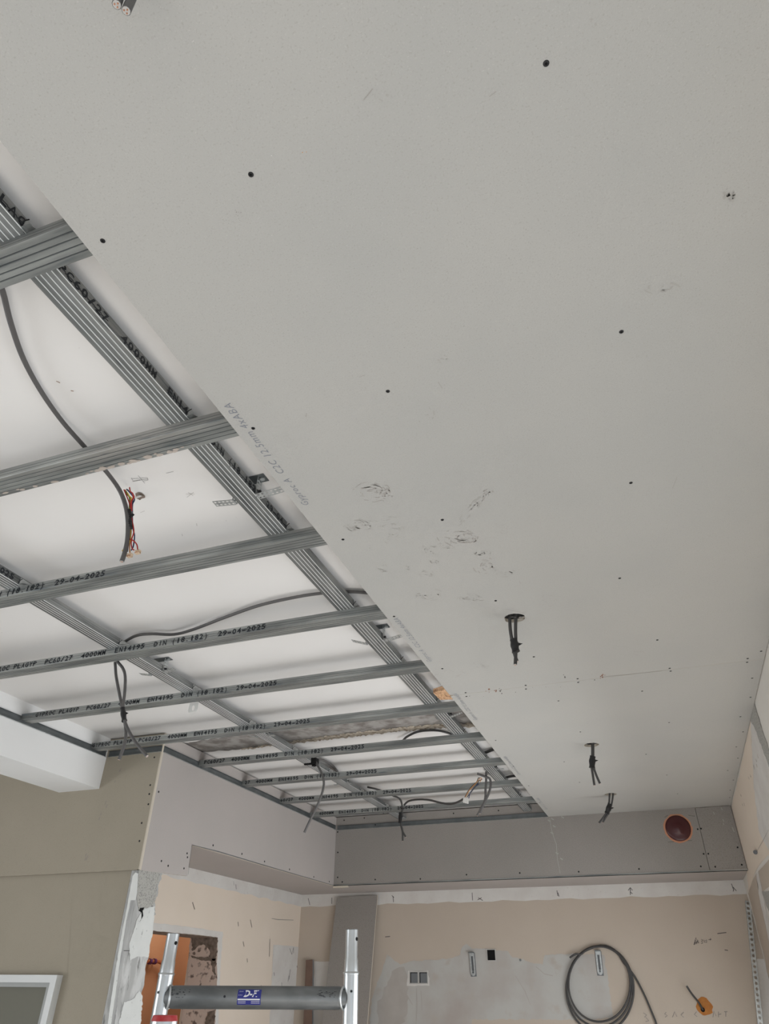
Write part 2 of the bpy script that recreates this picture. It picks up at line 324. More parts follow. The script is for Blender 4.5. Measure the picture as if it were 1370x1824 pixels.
for pp in ([(1187, 1803), (1184, 1806), (1189, 1809), (1185, 1812)], [(1198, 1812), (1202, 1802), (1206, 1811)], [(1218, 1803), (1213, 1808), (1218, 1812)], [(1241, 1802), (1237, 1807), (1242, 1811)], [(1270, 1812), (1272, 1801), (1276, 1810)], [(1280, 1802), (1280, 1812)], [(1280, 1807), (1285, 1806)], [(1290, 1802), (1296, 1802)], [(1293, 1802), (1293, 1811)],
           [(1146, 1804), (1152, 1808), (1148, 1812)], [(1150, 1812), (1156, 1818), (1150, 1820)]): pw(pp, .005, 'pencil_soft')
for pp in ([(742, 1760), (743, 1790), (741, 1824)], [(750, 1765), (752, 1800)], [(704, 1800), (705, 1830)], [(712, 1750), (735, 1790)], [(918, 1738), (935, 1765), (945, 1790)], [(955, 1722), (970, 1735), (985, 1738)]): pw(pp, .006, 'pink_stain')
mb.tube([P(927, 1710, 'y', YW), P(927, 1710, 'y', YW-.004)], .008, 'box_grey')
struct(mb.build('wall_end'), 'peach end wall with a large scraped white area', 'wall')

# left kitchen wall with doorway
YD0, YD1, ZD = 3.60, 4.575, .262
mb = MB(); X2 = -3.055
mb.box(X2, XP, 3.19, YD0, FL, ZS, 'peach_lit'); mb.box(X2, XP, YD0, YD1, ZD, ZS, 'peach_lit'); mb.box(X2, XP, YD1, YW, FL, ZS, 'peach_lit')
xp = XP+.0012
mb.poly([(xp, YW, .66), (xp, 3.2, .66)]+[(xp, 3.2+(YW-3.2)*i/40, .548-.0003*i+.004*math.sin(i*1.9)+.003*math.sin(i*4.7)) for i in range(41)], 'white_plaster')
ppatch(mb, [(255, 1642), (330, 1650), (397, 1660), (392, 1740), (388, 1850), (377, 1850), (383, 1740), (386, 1669), (330, 1663), (255, 1656)], 'x', xp, 'white_plaster', .7, 6, 3)
ppatch(mb, [(487, 1683), (520, 1685), (547, 1689), (543, 1760), (540, 1850), (478, 1850), (484, 1750)], 'x', xp, 'white_plaster', .8, 8, 3)
def pl(pp, w=.006, m='pencil'): pstroke(mb, pp, 'x', xp+.001, w, (1, 0, 0), m)
for pp in ([(420, 1575), (421, 1584)], [(343, 1607), (347, 1620)], [(424, 1642), (425, 1650)], [(433, 1677), (435, 1686)], [(446, 1638), (449, 1652)], [(481, 1672), (480, 1704)], [(440, 1707), (441, 1714)], [(516, 1689), (520, 1700), (523, 1688)], [(523, 1687), (523, 1698)], [(529, 1720), (530, 1728)], [(517, 1727), (515, 1745)], [(515, 1738), (513, 1748)],
           [(488, 1732), (489, 1738)], [(502, 1750), (502, 1762)], [(465, 1755), (467, 1764)], [(430, 1782), (436, 1770)], [(538, 1560+40), (538, 1612)]): pl(pp, .0055)
pl([(484, 1636), (495, 1638), (523, 1639)], .004, 'pencil_soft'); pl([(416, 1569), (417, 1577)], .004, 'pencil_soft')
pl([(548, 1612), (548, 1650), (547, 1705)], .006, 'pencil_soft')
# torn door reveal
yd = YD1-.002
def rp(pp, m, amp=1.2, step=3, seed=1): ppatch(mb, pp, 'y', yd, m, amp, step, seed)
rp([(339, 1669), (388, 1672), (386, 1760), (382, 1850), (318, 1850), (324, 1800), (333, 1760), (336, 1700)], 'brick', .8, 5, 2)
mb.box(X2, XP, YD0, YD1, ZD-.004, ZD-.001, 'brick_dark')
yd = YD1-.004
rp([(341, 1668), (388, 1670), (386, 1702), (382, 1712), (373, 1706), (374, 1694), (362, 1682), (350, 1688), (342, 1694)], 'brick_dark', 1.5, 3, 3)
rp([(340, 1702), (352, 1706), (370, 1704), (384, 1708), (384, 1738), (378, 1730), (376, 1712), (356, 1710), (342, 1706)], 'brick_dark', 1.2, 3, 4)
rp([(372, 1802), (384, 1798), (380, 1850), (360, 1850), (366, 1815)], 'brick_dark', 1.2, 3, 5)
struct(mb.build('wall_left'), 'peach side wall with a torn doorway opening', 'wall')

# orange room behind the doorway
mb = MB(); mb.box(-3.95, -3.75, 3.19, 5.6, FL, ZS, 'orange'); mb.box(-3.75, X2, 5.43, 5.63, FL, ZS, 'orange')
o = struct(mb.build('wall_side_room'), 'orange wall seen through the torn doorway', 'wall')
t = thing('copper_pipe', P(285, 1716, 'x', -3.70), 'short bent copper pipe with purple clips on the orange wall', 'pipe')
pp = [P(262, 1712, 'x', -3.70), P(268, 1712, 'x', -3.70), P(282, 1713, 'x', -3.70), P(288, 1716, 'x', -3.70), P(291, 1722, 'x', -3.70), P(292, 1760, 'x', -3.70), P(292, 1850, 'x', -3.70)]
m_ = MB(); m_.tube(smoothpts(pp, 5), .012, 'copper'); m_.build('pipe', t)
for a in (267, 275):
    m_ = MB(); m_.tube([P(a-1.6, 1712.4, 'x', -3.70), P(a+1.6, 1712.8, 'x', -3.70)], .019, 'purple'); m_.tube([P(a, 1712.6, 'x', -3.70), P(a, 1712.6, 'x', -3.745)], .006, 'purple'); m_.build('clip', t)

# front (step) wall with stub end, walls behind the camera
mb = MB(); mb.box(-5.2, -2.403, YS+.016, YS+.19, FL, ZS, 'beige')
out = [(-.9, 3.26), (-.6, 3.25)]+[(z, y) for z, y in ((-.145, 3.231), (-.05, 3.20), (.0, 3.222), (.06, 3.205), (.12, 3.215), (.18, 3.205), (.26, 3.200), (.28, 3.21), (.30, 3.20), (.34, 3.185), (.36, 3.205), (.40, 3.19), (.43, 3.21), (.458, 3.205))]
rnd = random.Random(8); pts = [(-2.352, YS+.016, FL), (-2.352, 3.26, FL)]
for (z0, y0), (z1, y1) in zip(out[:-1], out[1:]):
    for j in range(4): pts.append((-2.352, y0+(y1-y0)*j/4-.02+rnd.uniform(-.004, .004), z0+(z1-z0)*j/4))
pts += [(-2.352, 3.185, ZSOF), (-2.352, YS+.016, ZSOF)]
mb.plate(pts, (-.05, 0, 0), 'jamb')
xj = -2.350
C1 = lambda L: [(180+x/4.893, 1550+y/4.893) for x, y in L]
def jp(L, m, amp=.6, step=3, seed=1, dx=0.0): ppatch(mb, C1(L), 'x', xj+dx, m, amp, step, seed)
jp([(330, 0), (515, 0), (510, 90), (480, 150), (485, 230), (450, 320), (380, 330), (330, 345), (312, 250), (322, 100)], 'jamb_conc')
jp([(380, 330), (470, 312), (455, 520), (428, 640), (412, 762), (330, 750), (250, 790), (245, 640), (318, 420), (345, 380)], 'jamb_white', 1.0, 3, 2)
jp([(330, 1050), (362, 1095), (345, 1400), (140, 1400), (200, 1150), (280, 1120)], 'jamb_white', 1.3, 3, 3)
jp([(250, 262), (298, 262), (250, 560), (205, 760), (165, 1000), (110, 1400), (75, 1400), (125, 1050), (165, 790), (215, 470)], 'jamb_streak', .6, 3, 4)
jp([(275, 50), (300, 20), (325, 30), (315, 200), (300, 262), (258, 262), (215, 470), (165, 790), (130, 1050), (80, 1400), (50, 1400), (95, 1080), (150, 720), (205, 430)], 'jamb_white', .3, 6, 5, .0006)
jp([(325, 350), (375, 322), (362, 352), (368, 400), (345, 440), (318, 475), (350, 430), (355, 370)], 'black', .3, 3, 6, .001)
jp([(340, 330), (376, 324), (366, 350), (332, 358)], 'black', .4, 3, 6, .0012)
pstroke(mb, C1([(197, 702), (248, 702)]), 'x', xj+.002, .003, (1, 0, 0), 'pencil')
for pp in ([(130, 1555), (126, 1640), (118, 1760)], [(180, 1590), (176, 1640)], [(190, 1560), (187, 1580)]): pstroke(mb, pp, 'y', YS+.0155, .004, (0, 1, 0), 'beige')
struct(mb.build('wall_front'), 'beige wall under the bulkhead ending in a torn grey edge', 'wall')
mb = MB(); mb.box(-5.4, -5.2, 1.0, 3.2, FL, ZS, 'roomwall'); mb.box(-5.4, -5.2, -3.6, -2.2, FL, ZS, 'roomwall'); mb.box(-5.4, -5.2, -2.2, 1.0, FL, -1.4, 'roomwall'); mb.box(-5.4, -5.2, -2.2, 1.0, .4, ZS, 'roomwall'); struct(mb.build('wall_far_left'))
mb = MB(); mb.box(-5.2, -3.1, -3.8, -3.6, FL, ZS, 'roomwall'); mb.box(-.1, .7, -3.8, -3.6, FL, ZS, 'roomwall'); mb.box(-3.1, -.1, -3.8, -3.6, .5, ZS, 'roomwall'); mb.box(-3.1, -.1, -3.8, -3.6, FL, -1.5, 'roomwall'); struct(mb.build('wall_rear'))

# dropped white beam
mb = MB(); mb.box(-2.962, XB, -3.6, YS, .840, ZS, 'beam')
struct(mb.build('trim_1'), 'white dropped ceiling beam along the left side', 'beam')

# window in front wall
win = thing('window_1', (-3.0, YS, -.5), 'white framed window low in the beige wall', 'window'); win['kind'] = 'structure'
y0, y1 = YS-.022, YS+.0155
def fr(x0, x1, z0, z1, m='frame', a=y0, b=y1): g = MB(); g.box(x0, x1, a, b, z0, z1, m); return g
for nm, g in (('frame_top', fr(-3.75, -2.668, .005, .034)), ('frame_side', fr(-2.700, -2.668, -.95, .005)), ('frame_side', fr(-3.75, -3.715, -.95, .005)), ('frame_bottom', fr(-3.75, -2.668, -.985, -.95))): g.build(nm, win)
g = fr(-3.715, -2.700, -.012, .005, 'frame_in', YS-.012); g.box(-2.722, -2.700, YS-.012, y1, -.95, -.012, 'frame_in'); g.build('gasket', win)
g = fr(-3.715, -2.722, -.95, -.012, 'pane', YS-.002); g.build('pane', win)

# ------------------------------------------------------------------ ceiling sheets (with the real cable holes)
rnd = random.Random(21)
def hole_ring(cx_, cy_, r, z, n=22, j=.06): return [(cx_+r*(1+rnd.uniform(-j, j))*math.cos(2*math.pi*k/n), cy_+r*(1+rnd.uniform(-j, j))*math.sin(2*math.pi*k/n), z) for k in range(n)]
HOLES = [(-.303, 2.056, .034), (-.221, 3.596, .036), (-.223, 4.716, .036)]
ZL = 1.0
def arcs(mb, cx_, cy_, rx, ry, n, m, seed, ang=0.0, lw=.0022):
    r_ = random.Random(seed)
    for _ in range(n):
        a0 = r_.uniform(0, 6.28); rr = r_.uniform(.25, 1.0); da = r_.uniform(.2, .8); pts = []; ox, oy = r_.gauss(0, rx*.18), r_.gauss(0, ry*.22); sl_ = r_.choice((1, 1, -.6))
        for k in range(6):
            a = a0+da*k/5; x = ox+rx*rr*math.cos(a); y = oy+sl_*ry*rr*math.sin(a)+r_.uniform(-.6, .6)
            pts.append((cx_+x*math.cos(ang)-y*math.sin(ang), cy_+x*math.sin(ang)+y*math.cos(ang)))
        stroke(mb, [P(x, y, 'z', ZL-.0004) for x, y in pts], lw*r_.uniform(.6, 1.7), (0, 0, 1), m)
def prints(mb, ystart, ylen, body='Gyproc A  C2C 12.5mm 4xABA', xb=-.665, size=.0265, m='blue_ink'):
    v, f = text2d(body, size, 0.12, 0, 1.15); L = max(a for a, _ in v)
    text_on(mb, body, size, (xb, ystart, ZL-.0004), (0, -1, 0), (-1, 0, 0), m, .12, 0, 1.15, ylen/L)
# near sheet
mb = MB(); e = .0012
ys0, ys1 = -.31, 2.6885
mb.plate([(XE, ys0, ZL), (XR-.002, ys0, ZL), (XR-.002, ys1+.004, ZL), (.1, ys1, ZL), (XE+.02, ys1, ZL), (XE+.004, ys1-.008, ZL), (XE, ys1-.012, ZL)], (0, 0, .0125), 'board', 'board_core', [hole_ring(*HOLES[0], ZL)])
prints(mb, 1.245, .39); prints(mb, 2.315, .39)
for c in ((661, 877, 34, 15, 34, 'smudge', 1), (686, 880, 10, 14, 14, 'smudge', 2), (641, 937, 28, 13, 30, 'smudge2', 3), (641, 935, 22, 10, 8, 'smudge', 13), (700, 946, 20, 17, 16, 'smudge2', 4), (822, 957, 34, 13, 40, 'smudge', 5), (790, 972, 18, 9, 14, 'smudge2', 6), (768, 979, 16, 9, 12, 'smudge2', 16),
          (856, 985, 20, 8, 20, 'smudge2', 7), (866, 1010, 19, 13, 22, 'smudge', 8), (764, 1060, 21, 8, 22, 'smudge2', 9), (840, 1065, 26, 7, 20, 'smudge2', 10), (902, 1021, 20, 8, 14, 'smudge2', 11), (773, 1002, 8, 6, 8, 'smudge', 12), (758, 1022, 16, 7, 12, 'smudge2', 14),
          (681, 1012, 11, 10, 10, 'smudge2', 15), (863, 1184, 15, 7, 12, 'smudge2', 17), (975, 1070, 20, 10, 12, 'smudge2', 18), (730, 1010, 10, 10, 6, 'smudge2', 19), (895, 948, 10, 10, 6, 'smudge2', 20), (790, 640, 12, 5, 5, 'smudge2', 22), (765, 735, 7, 12, 5, 'smudge2', 23), (1180, 512, 36, 14, 8, 'smudge2', 24), (800, 1200, 30, 8, 8, 'smudge2', 25), (1130, 1163, 14, 6, 8, 'smudge2', 26)):
    arcs(mb, c[0], c[1], c[2], c[3], c[4], c[5], c[6])
arcs(mb, 843, 905, 42, 9, 26, 'smudge2', 31, -.85)
arcs(mb, 868, 879, 10, 8, 12, 'smudge', 32); arcs(mb, 690, 168, 22, 16, 3, 'smudge2', 33, 0, .001)
def blot(cx_, cy_, r, m, n, seed, sp):
    r_ = random.Random(seed)
    for _ in range(n):
        a, b = r_.gauss(cx_, sp), r_.gauss(cy_, sp); k = r*r_.uniform(.4, 1)
        mb.poly([P(a+k*math.cos(t)*r_.uniform(.6, 1.1), b+k*math.sin(t)*r_.uniform(.6, 1.1), 'z', ZL-.0005) for t in (0, .9, 1.8, 2.7, 3.6, 4.5, 5.4)], m)
blot(1299, 350, 4, 'smudge2', 12, 1, 5); arcs(mb, 1299, 350, 9, 9, 10, 'smudge2', 77); blot(541, 272, 2.2, 'orangew', 2, 2, 2); blot(415, 385, .9, 'pencil_soft', 16, 3, 8); blot(545, 740, 3, 'smudge', 2, 4, 1.5); blot(1060, 40, 3, 'smudge2', 3, 5, 5)
blot(344, 75, 1.3, 'white', 2, 6, 1); blot(484, 277, 1.3, 'white', 1, 7, 1); blot(484, 417, 1.3, 'white', 1, 8, 1); blot(802, 92, 1.8, 'white', 1, 9, 1)
blot(640, 700, .7, 'pencil_soft', 40, 10, 230); blot(900, 400, .7, 'pencil_soft', 30, 11, 200)
for pp in ([(640, 672), (650, 668)], [(780, 680), (788, 692)], [(648, 178), (658, 166), (664, 158)], [(872, 172), (884, 163)], [(900, 1085), (935, 1092)], [(1198, 870), (1206, 850)], [(925, 1035), (928, 1040)]):
    pstroke(mb, pp, 'z', ZL-.0005, .0014, (0, 0, 1), 'smudge')
# torn paper flecks along the joint
for i, (a, b) in enumerate(((870, 1230), (882, 1229), (893, 1229), (1003, 1204), (1076, 1205), (1070, 1206))): blot(a, b, 2.0, 'rust' if i < 2 or i > 3 else 'seam', 3, 40+i, 2.2)
for c in ((917, 1104),): arcs(mb, c[0], c[1], 26, 9, 6, 'smudge', 51, 0, .002)
tag(mb.build('plasterboard_sheet'), 'large grey plasterboard sheet overhead, nearest the camera, with printed edge', 'plasterboard', 'plasterboard sheets on the ceiling')
# far sheet
mb = MB()
mb.plate([(XE, ys1+e+.004, ZL), (XE+.02, ys1+e, ZL), (.1, ys1+e, ZL), (XR-.002, ys1+e+.004, ZL), (XR-.002, YB-.001, ZL), (XE, YB-.001, ZL)], (0, 0, .0125), 'board', 'board_core', [hole_ring(*HOLES[1], ZL), hole_ring(*HOLES[2], ZL)])
prints(mb, 3.03, .36); prints(mb, 4.06, .40); prints(mb, 5.03, .36)
pstroke(mb, [(1070, 1206), (1090, 1204), (1114, 1202), (1180, 1195)], 'z', ZL-.0005, .0022, (0, 0, 1), 'pencil_soft')
arcs(mb, 1235, 1300, 22, 7, 5, 'smudge2', 61)
for i in range(9): blot(835+i*28, 1241-i*3.6, 1.2, 'seam', 1, 70+i, 2.5)
pstroke(mb, [(1010, 1425), (1040, 1420), (1075, 1419)], 'z', ZL-.0005, .003, (0, 0, 1), 'smudge')
tag(mb.build('plasterboard_sheet'), 'far grey ceiling sheet between the joint and the end bulkhead, two cable holes', 'plasterboard', 'plasterboard sheets on the ceiling')

# ------------------------------------------------------------------ bulkheads
def xz(x, z, y=YB): return (x, y, z)
mb = MB(); cxk, czk, rk = .142, .880, .075
mb.plate([xz(-2.347, ZSOF), xz(.2745, ZSOF), xz(.2745, 1.092), xz(-2.347, 1.092)], (0, .0125, 0), 'board_shaded', 'board_core', [[(cxk+rk*math.cos(2*math.pi*k/30), YB, czk+rk*math.sin(2*math.pi*k/30)) for k in range(30)]])
def yb(pp, w, m): pstroke(mb, pp, 'y', YB-.0006, w, (0, 1, 0), m)
yb([(979, 1457), (982, 1475), (986, 1490), (991, 1503), (993, 1530), (998, 1556)], .004, 'chalk')
for (a, b) in ((978, 1462), (984, 1459), (987, 1472), (983, 1484), (1002, 1456), (992, 1520), (1000, 1530)): yb([(a-2, b-2), (a, b), (a+3, b+1)], .008, 'chalk')
yb([(1190, 1500), (1233, 1497)], .003, 'seam'); yb([(1184, 1456), (1190, 1452)], .003, 'seam'); yb([(1226, 1452), (1238, 1454)], .003, 'seam')
tag(mb.build('plasterboard_sheet'), 'long grey board facing the camera on the end bulkhead, shade in its colour', 'plasterboard', 'plasterboard sheets on the bulkheads')
mb = MB(); mb.plate([xz(.2768, ZSOF), xz(XR-.004, ZSOF), xz(XR-.004, .998), xz(.2768, .998)], (0, .0125, 0), 'board_shaded', 'board_core')
for (a, b, k) in ((1272, 1449, 3), (1289, 1462, 3), (1289, 1468, 2), (1306, 1477, 4), (1307, 1480, 3), (1286, 1441, 3)): yb([(a-k/2, b-k), (a, b), (a+k/3, b+k*.6)], .006, 'chalk')
tag(mb.build('plasterboard_sheet'), 'small grey board closing the end bulkhead at the right wall', 'plasterboard', 'plasterboard sheets on the bulkheads')
mb = MB(); mb.box(XP+.002, XR-.002, YB+.0135, YW-.002, ZSOF, ZSOF+.0125, 'board_left')
for (a, b) in ((716, 1590), (857.6, 1585), (1010, 1579.8), (1171.5, 1574.2)): q = P(a, b, 'z', ZSOF); mb.tube([q+Vector((0, 0, -.003)), q], .010, 'screw')
tag(mb.build('soffit_board'), 'narrow underside board of the end bulkhead', 'plasterboard')
def yz(y, z, x=XL): return (x, y, z)
mb = MB()
mb.plate([yz(3.0135, .449), yz(3.396, .468), yz(3.396, .615), yz(YB, .617), yz(YB, 1.091), yz(3.0135, 1.091)], (-.0125, 0, 0), 'board_left', 'board_core')
pstroke(mb, [(342, 1505), (390, 1517), (470, 1541), (594, 1577)], 'x', XL+.0006, .004, (1, 0, 0), 'galv_ch')
pstroke(mb, [(335, 1558), (338, 1535), (342, 1504)], 'x', XL+.0006, .003, (1, 0, 0), 'galv_ch')
tag(mb.build('plasterboard_sheet'), 'pale pinkish board on the left bulkhead, stepped down at its near end', 'plasterboard', 'plasterboard sheets on the bulkheads')
mb = MB(); mb.box(XP+.002, XL-.0135, 3.2, YB+.013, .618, .6305, 'board_left')
tag(mb.build('soffit_board'), 'underside board of the left bulkhead above the peach wall', 'plasterboard')
mb = MB(); mb.box(-5.19, XL-.0135, YS, YS+.0125, .452, 1.095, 'beige'); mb.box(XL-.0135, XL-.005, YS, YS+.0125, .449, 1.095, 'beige'); mb.box(XL-.005, XL+.001, YS-.001, YS+.0125, .449, 1.095, 'board_core')
mb.box(-5.19, XL-.001, YS, YS+.0125, .449, .452, 'beige')
for (a, b, k) in ((215, 1371, 3), (213, 1373, 2), (188, 1430, 4), (190, 1436, 3), (180, 1450, 2), (177, 1458, 3), (153, 1523, 3), (155, 1528, 4), (152, 1530, 3), (205, 1392, 2), (172, 1475, 6)):
    pstroke(mb, [(a+k/3, b-k), (a, b), (a-k/3, b+k)], 'y', YS-.0006, .004, (0, 1, 0), 'pencil_soft' if k != 6 else 'beige')
tag(mb.build('plasterboard_sheet'), 'beige painted board left of the bulkhead corner under the white beam', 'plasterboard', 'plasterboard sheets on the bulkheads')
mb = MB(); mb.box(-2.345, -2.225, YB-.016, YB-.003, ZSOF-.018, ZSOF-.006, 'board_core'); o = mb.build('plaster_offcut'); tag(o, 'small cream plaster offcut stuck in the corner under the bulkhead', 'offcut')

mb = MB(); mb.box(-2.345, XR-.003, YB-.003, YB-.0008, ZSOF-.004, ZSOF+.005, 'galv'); mb.box(-2.345, XR-.003, YB-.003, YB+.012, ZSOF-.004, ZSOF-.0012, 'galv_ch')
tag(mb.build('corner_bead'), 'thin zinc corner bead along the lower edge of the end bulkhead', 'metal profile')
# ------------------------------------------------------------------ steel profiles
def outer(w=.0613, h=.0276):
    a = w/2; pr = [(-a+.006, h), (-a, h), (-a, .0185), (-a+.0014, .0178), (-a, .0171), (-a, .0098), (-a+.0014, .0091), (-a, .0084), (-a, .001), (-a+.001, 0)]
    for g in (-.018, -.0062, .0062, .018): pr += [(g-.0014, 0), (g, .0016), (g+.0014, 0)]
    return pr+[(-u, v) for u, v in pr[:10][::-1]]
def profile(mb, axis, c, s0, s1, z, m, bright=False):
    o = outer(); n = len(o); inn = []
    for i, (u, v) in enumerate(o):
        cu = u*(1-.0012/.0306) if v > 0 or abs(u) < .0306 else u
        inn.append((cu, v+.0009 if v < .003 else (v-.0007 if v > .027 else v)))
    vs = []
    for s in (s0, s1):
        for (u, v) in o+inn[::-1]:
            vs.append((s, c+u, z+v) if axis == 'x' else (c+u, s, z+v))
    k = len(o)*2; fs = []; mb.add(vs, [(i, (i+1) % k, k+(i+1) % k, k+i) for i in range(k)]+[tuple(range(k)), tuple(range(k, 2*k))[::-1]], m)
    if axis == 'y':
        for g in (-.018, -.0062, .0062, .018):
            mb.box(c+g-.0009, c+g+.0009, s0+.001, s1-.001, z-.0004, z+.0006, 'galv_glint' if bright else 'galv_light')
        mb.tube([(c+.0298, s0+.001, z+.0006), (c+.0298, s1-.001, z+.0006)], .0011, 'galv_glint', 6)
    else:
        for v in (.0178, .0091): mb.box(s0+.001, s1-.001, c-.0306-.0002, c-.0306+.0005, z+v-.0005, z+v+.0005, 'groove_shade')
        for g in (-.018, -.0062, .0062, .018): mb.box(s0+.001, s1-.001, c+g-.0004, c+g+.0004, z-.0002, z+.0006, 'groove_shade')
YBAT = [.4780, .9666, 1.4530, 1.9478, 2.4394, 2.9281, 3.3983, 3.8791, 4.3844, 4.8599]      # far edges
TXT = 'GYPROC PLAGYP  PC60/27  4000MM  EN14195  DIN (18.182)  29-04-2025'
START = {2: -2.68, 3: -2.397, 4: -2.61, 5: -2.69, 6: -2.60, 7: -2.712, 8: -2.669, 9: -2.736}
PITCH = 1.26/65
def glyph(ch):
    v, f = text2d(ch, .0275, 0, .0007 if ch not in '-' else .0011)
    x0, x1 = min(a for a, _ in v), max(a for a, _ in v); w = {'1': .0058, 'I': .0032, '.': .004, '(': .007, ')': .007, '-': .014}.get(ch, .0152); k = w/(x1-x0)
    o_ = (.0165-w)/2
    return [(o_+(a-x0)*k, b) for a, b in v], f
def print_on(mb, x0, xmin, place, rough):
    r_ = random.Random(rough)
    for i, ch in enumerate(TXT):
        xx = x0+i*PITCH
        if ch == ' ' or xx < xmin: continue
        v, f = glyph(ch)
        jit = r_.uniform(-.0006, .0006)
        mb.add([place(xx+a+.0003*math.sin(b*900+rough), b+jit) for a, b in v], f, 'ink')
        if r_.random() < .8:                     # smeared ghost of the roller print
            yy = .0085+jit*2; mb.add([place(xx-.003, yy), place(xx+.018, yy+.001), place(xx+.018, yy+.0028), place(xx-.003, yy+.0016)], [(0, 1, 2, 3)], 'ink')
anch = ['galvanised batten crossing the upper left, nearest the camera, scuffed and wide in view', 'galvanised batten with plaster dabs, just before the coloured wires', 'galvanised batten behind the coloured wire bundle, date print near its left end',
        'galvanised batten from which the first grey cable pair hangs down', 'galvanised batten with the slotted clip hanging behind it', 'galvanised batten meeting the corner of the beige board', 'galvanised batten just behind the bare concrete strip',
        'galvanised batten beside the lone hanging grey cable', 'galvanised batten right before the rearmost batten', 'rearmost galvanised batten, nearest the end bulkhead']
for i, yf in enumerate(YBAT):
    yc = yf-.0306; xl = -2.697 if yf < YS-.02 else -2.344
    mb = MB(); profile(mb, 'x', yc, xl, XR-.002, ZC, 'galv')
    if i in START:
        print_on(mb, START[i], xl+.004, lambda a, b, yy=yf-.0613-.0006: (a, yy, ZC+.0040+b), i)
    if i == 1:
        r_ = random.Random(4)
        for _ in range(46):
            a = r_.uniform(-1.12, -.84) if r_.random() < .7 else r_.uniform(-1.45, -.8); b = yf-r_.uniform(.0, .008); rr = r_.uniform(.002, .006)
            mb.poly([(a+2.2*rr*math.cos(t)*r_.uniform(.6, 1), b-.004+rr*math.sin(t)*r_.uniform(.6, 1), ZC-.0006-.00002*_) for t in (0, .9, 1.8, 2.7, 3.6, 4.5, 5.4)][::-1], 'dust')
    tag(mb.build('ceiling_batten'), anch[i], 'metal profile', 'ceiling battens')
ZK = ZC+.0277
for k, (cx_, lab) in enumerate(((-.8375, 'grooved galvanised carrier running away beside the sheet edge, above the battens'), (-1.7865, 'galvanised carrier further left running away above the battens'))):
    mb = MB(); profile(mb, 'y', cx_, -1.2 if k == 0 else -1.4, YB-.03, ZK, 'galv_y', True)
    for st_ in ((.20,) if k == 0 else (.10,)):
        fx = cx_+.0306+.0004
        r_ = random.Random(3)
        for i, ch in enumerate(TXT):
            if ch == ' ': continue
            v, f = glyph(ch)
            mb.add([(fx+.0002, st_+i*PITCH+a, ZK+.004+b) for a, b in v], f, 'ink')
            mb.add([(fx+.0003, st_+i*PITCH-.003, ZK+.008), (fx+.0003, st_+i*PITCH+.017, ZK+.010), (fx+.0003, st_+i*PITCH+.017, ZK+.0125), (fx+.0003, st_+i*PITCH-.003, ZK+.0105)], [(0, 1, 2, 3)], 'ink')
    tag(mb.build('carrier_channel'), lab, 'metal profile', 'carrier channels')
# edge channels
def uchan(axis, c, s0, s1, d, label):
    mb = MB(); z0, z1 = .9995, 1.0285
    if axis == 'y':
        mb.box(c, c+d*.0012, s0, s1, z0, z1, 'galv_ch'); mb.box(min(c, c+d*.009), max(c, c+d*.009), s0, s1, z0-.0008, z0, 'galv_light'); mb.box(min(c, c+d*.009), max(c, c+d*.009), s0, s1, z1, z1+.001, 'galv_ch')
        mb.box(min(c, c+d*.002), max(c, c+d*.002), s0, s1, z0+.012, z0+.0128, 'groove_shade')
    else:
        mb.box(s0, s1, min(c, c+d*.0012), max(c, c+d*.0012), z0, z1, 'galv_ch'); mb.box(s0, s1, min(c, c+d*.009), max(c, c+d*.009), z0-.0008, z0, 'galv_light'); mb.box(s0, s1, min(c, c+d*.009), max(c, c+d*.009), z1, z1+.001, 'galv_ch')
        mb.box(s0, s1, min(c, c+d*.002), max(c, c+d*.002), z0+.012, z0+.0128, 'groove_shade')
    tag(mb.build('edge_channel'), label, 'metal profile', 'wall edge channels')
uchan('y', XB+.0003, -1.2, YS-.012, 1, 'edge channel fixed along the top of the white beam')
uchan('x', YS-.0006, XB+.012, XL-.002, -1, 'short edge channel on top of the beige board')
uchan('y', XL+.0003, YS+.01, YB-.012, 1, 'edge channel running back along the left bulkhead board')
uchan('x', YB-.0006, XL+.012, XE-.002, -1, 'edge channel across the top of the end bulkhead')

# ------------------------------------------------------------------ hangers (perforated straps)
def perf(mb, org, du, dv, nu, nv, cell, m='galv_light', th=.0008):
    org = Vector(org); du = Vector(du).normalized(); dv = Vector(dv).normalized(); n = du.cross(dv)*th
    for i in range(nu):
        for j in range(nv):
            c = org+du*(cell*(i+.5))+dv*(cell*(j+.5)); h = cell/2; rr = cell*.30
            sq = [c+du*a*h+dv*b*h for a, b in ((1, 0), (1, 1), (0, 1), (-1, 1), (-1, 0), (-1, -1), (0, -1), (1, -1))]
            ci = [c+(du*math.cos(k*math.pi/4)+dv*math.sin(k*math.pi/4))*rr for k in range(8)]
            for o_ in (Vector((0, 0, 0)), n):
                mb.add([p+o_ for p in sq+ci], [(k, (k+1) % 8, 8+(k+1) % 8, 8+k) for k in range(8)], m)
            mb.add([p for p in ci]+[p+n for p in ci], [(k, (k+1) % 8, 8+(k+1) % 8, 8+k) for k in range(8)], m)
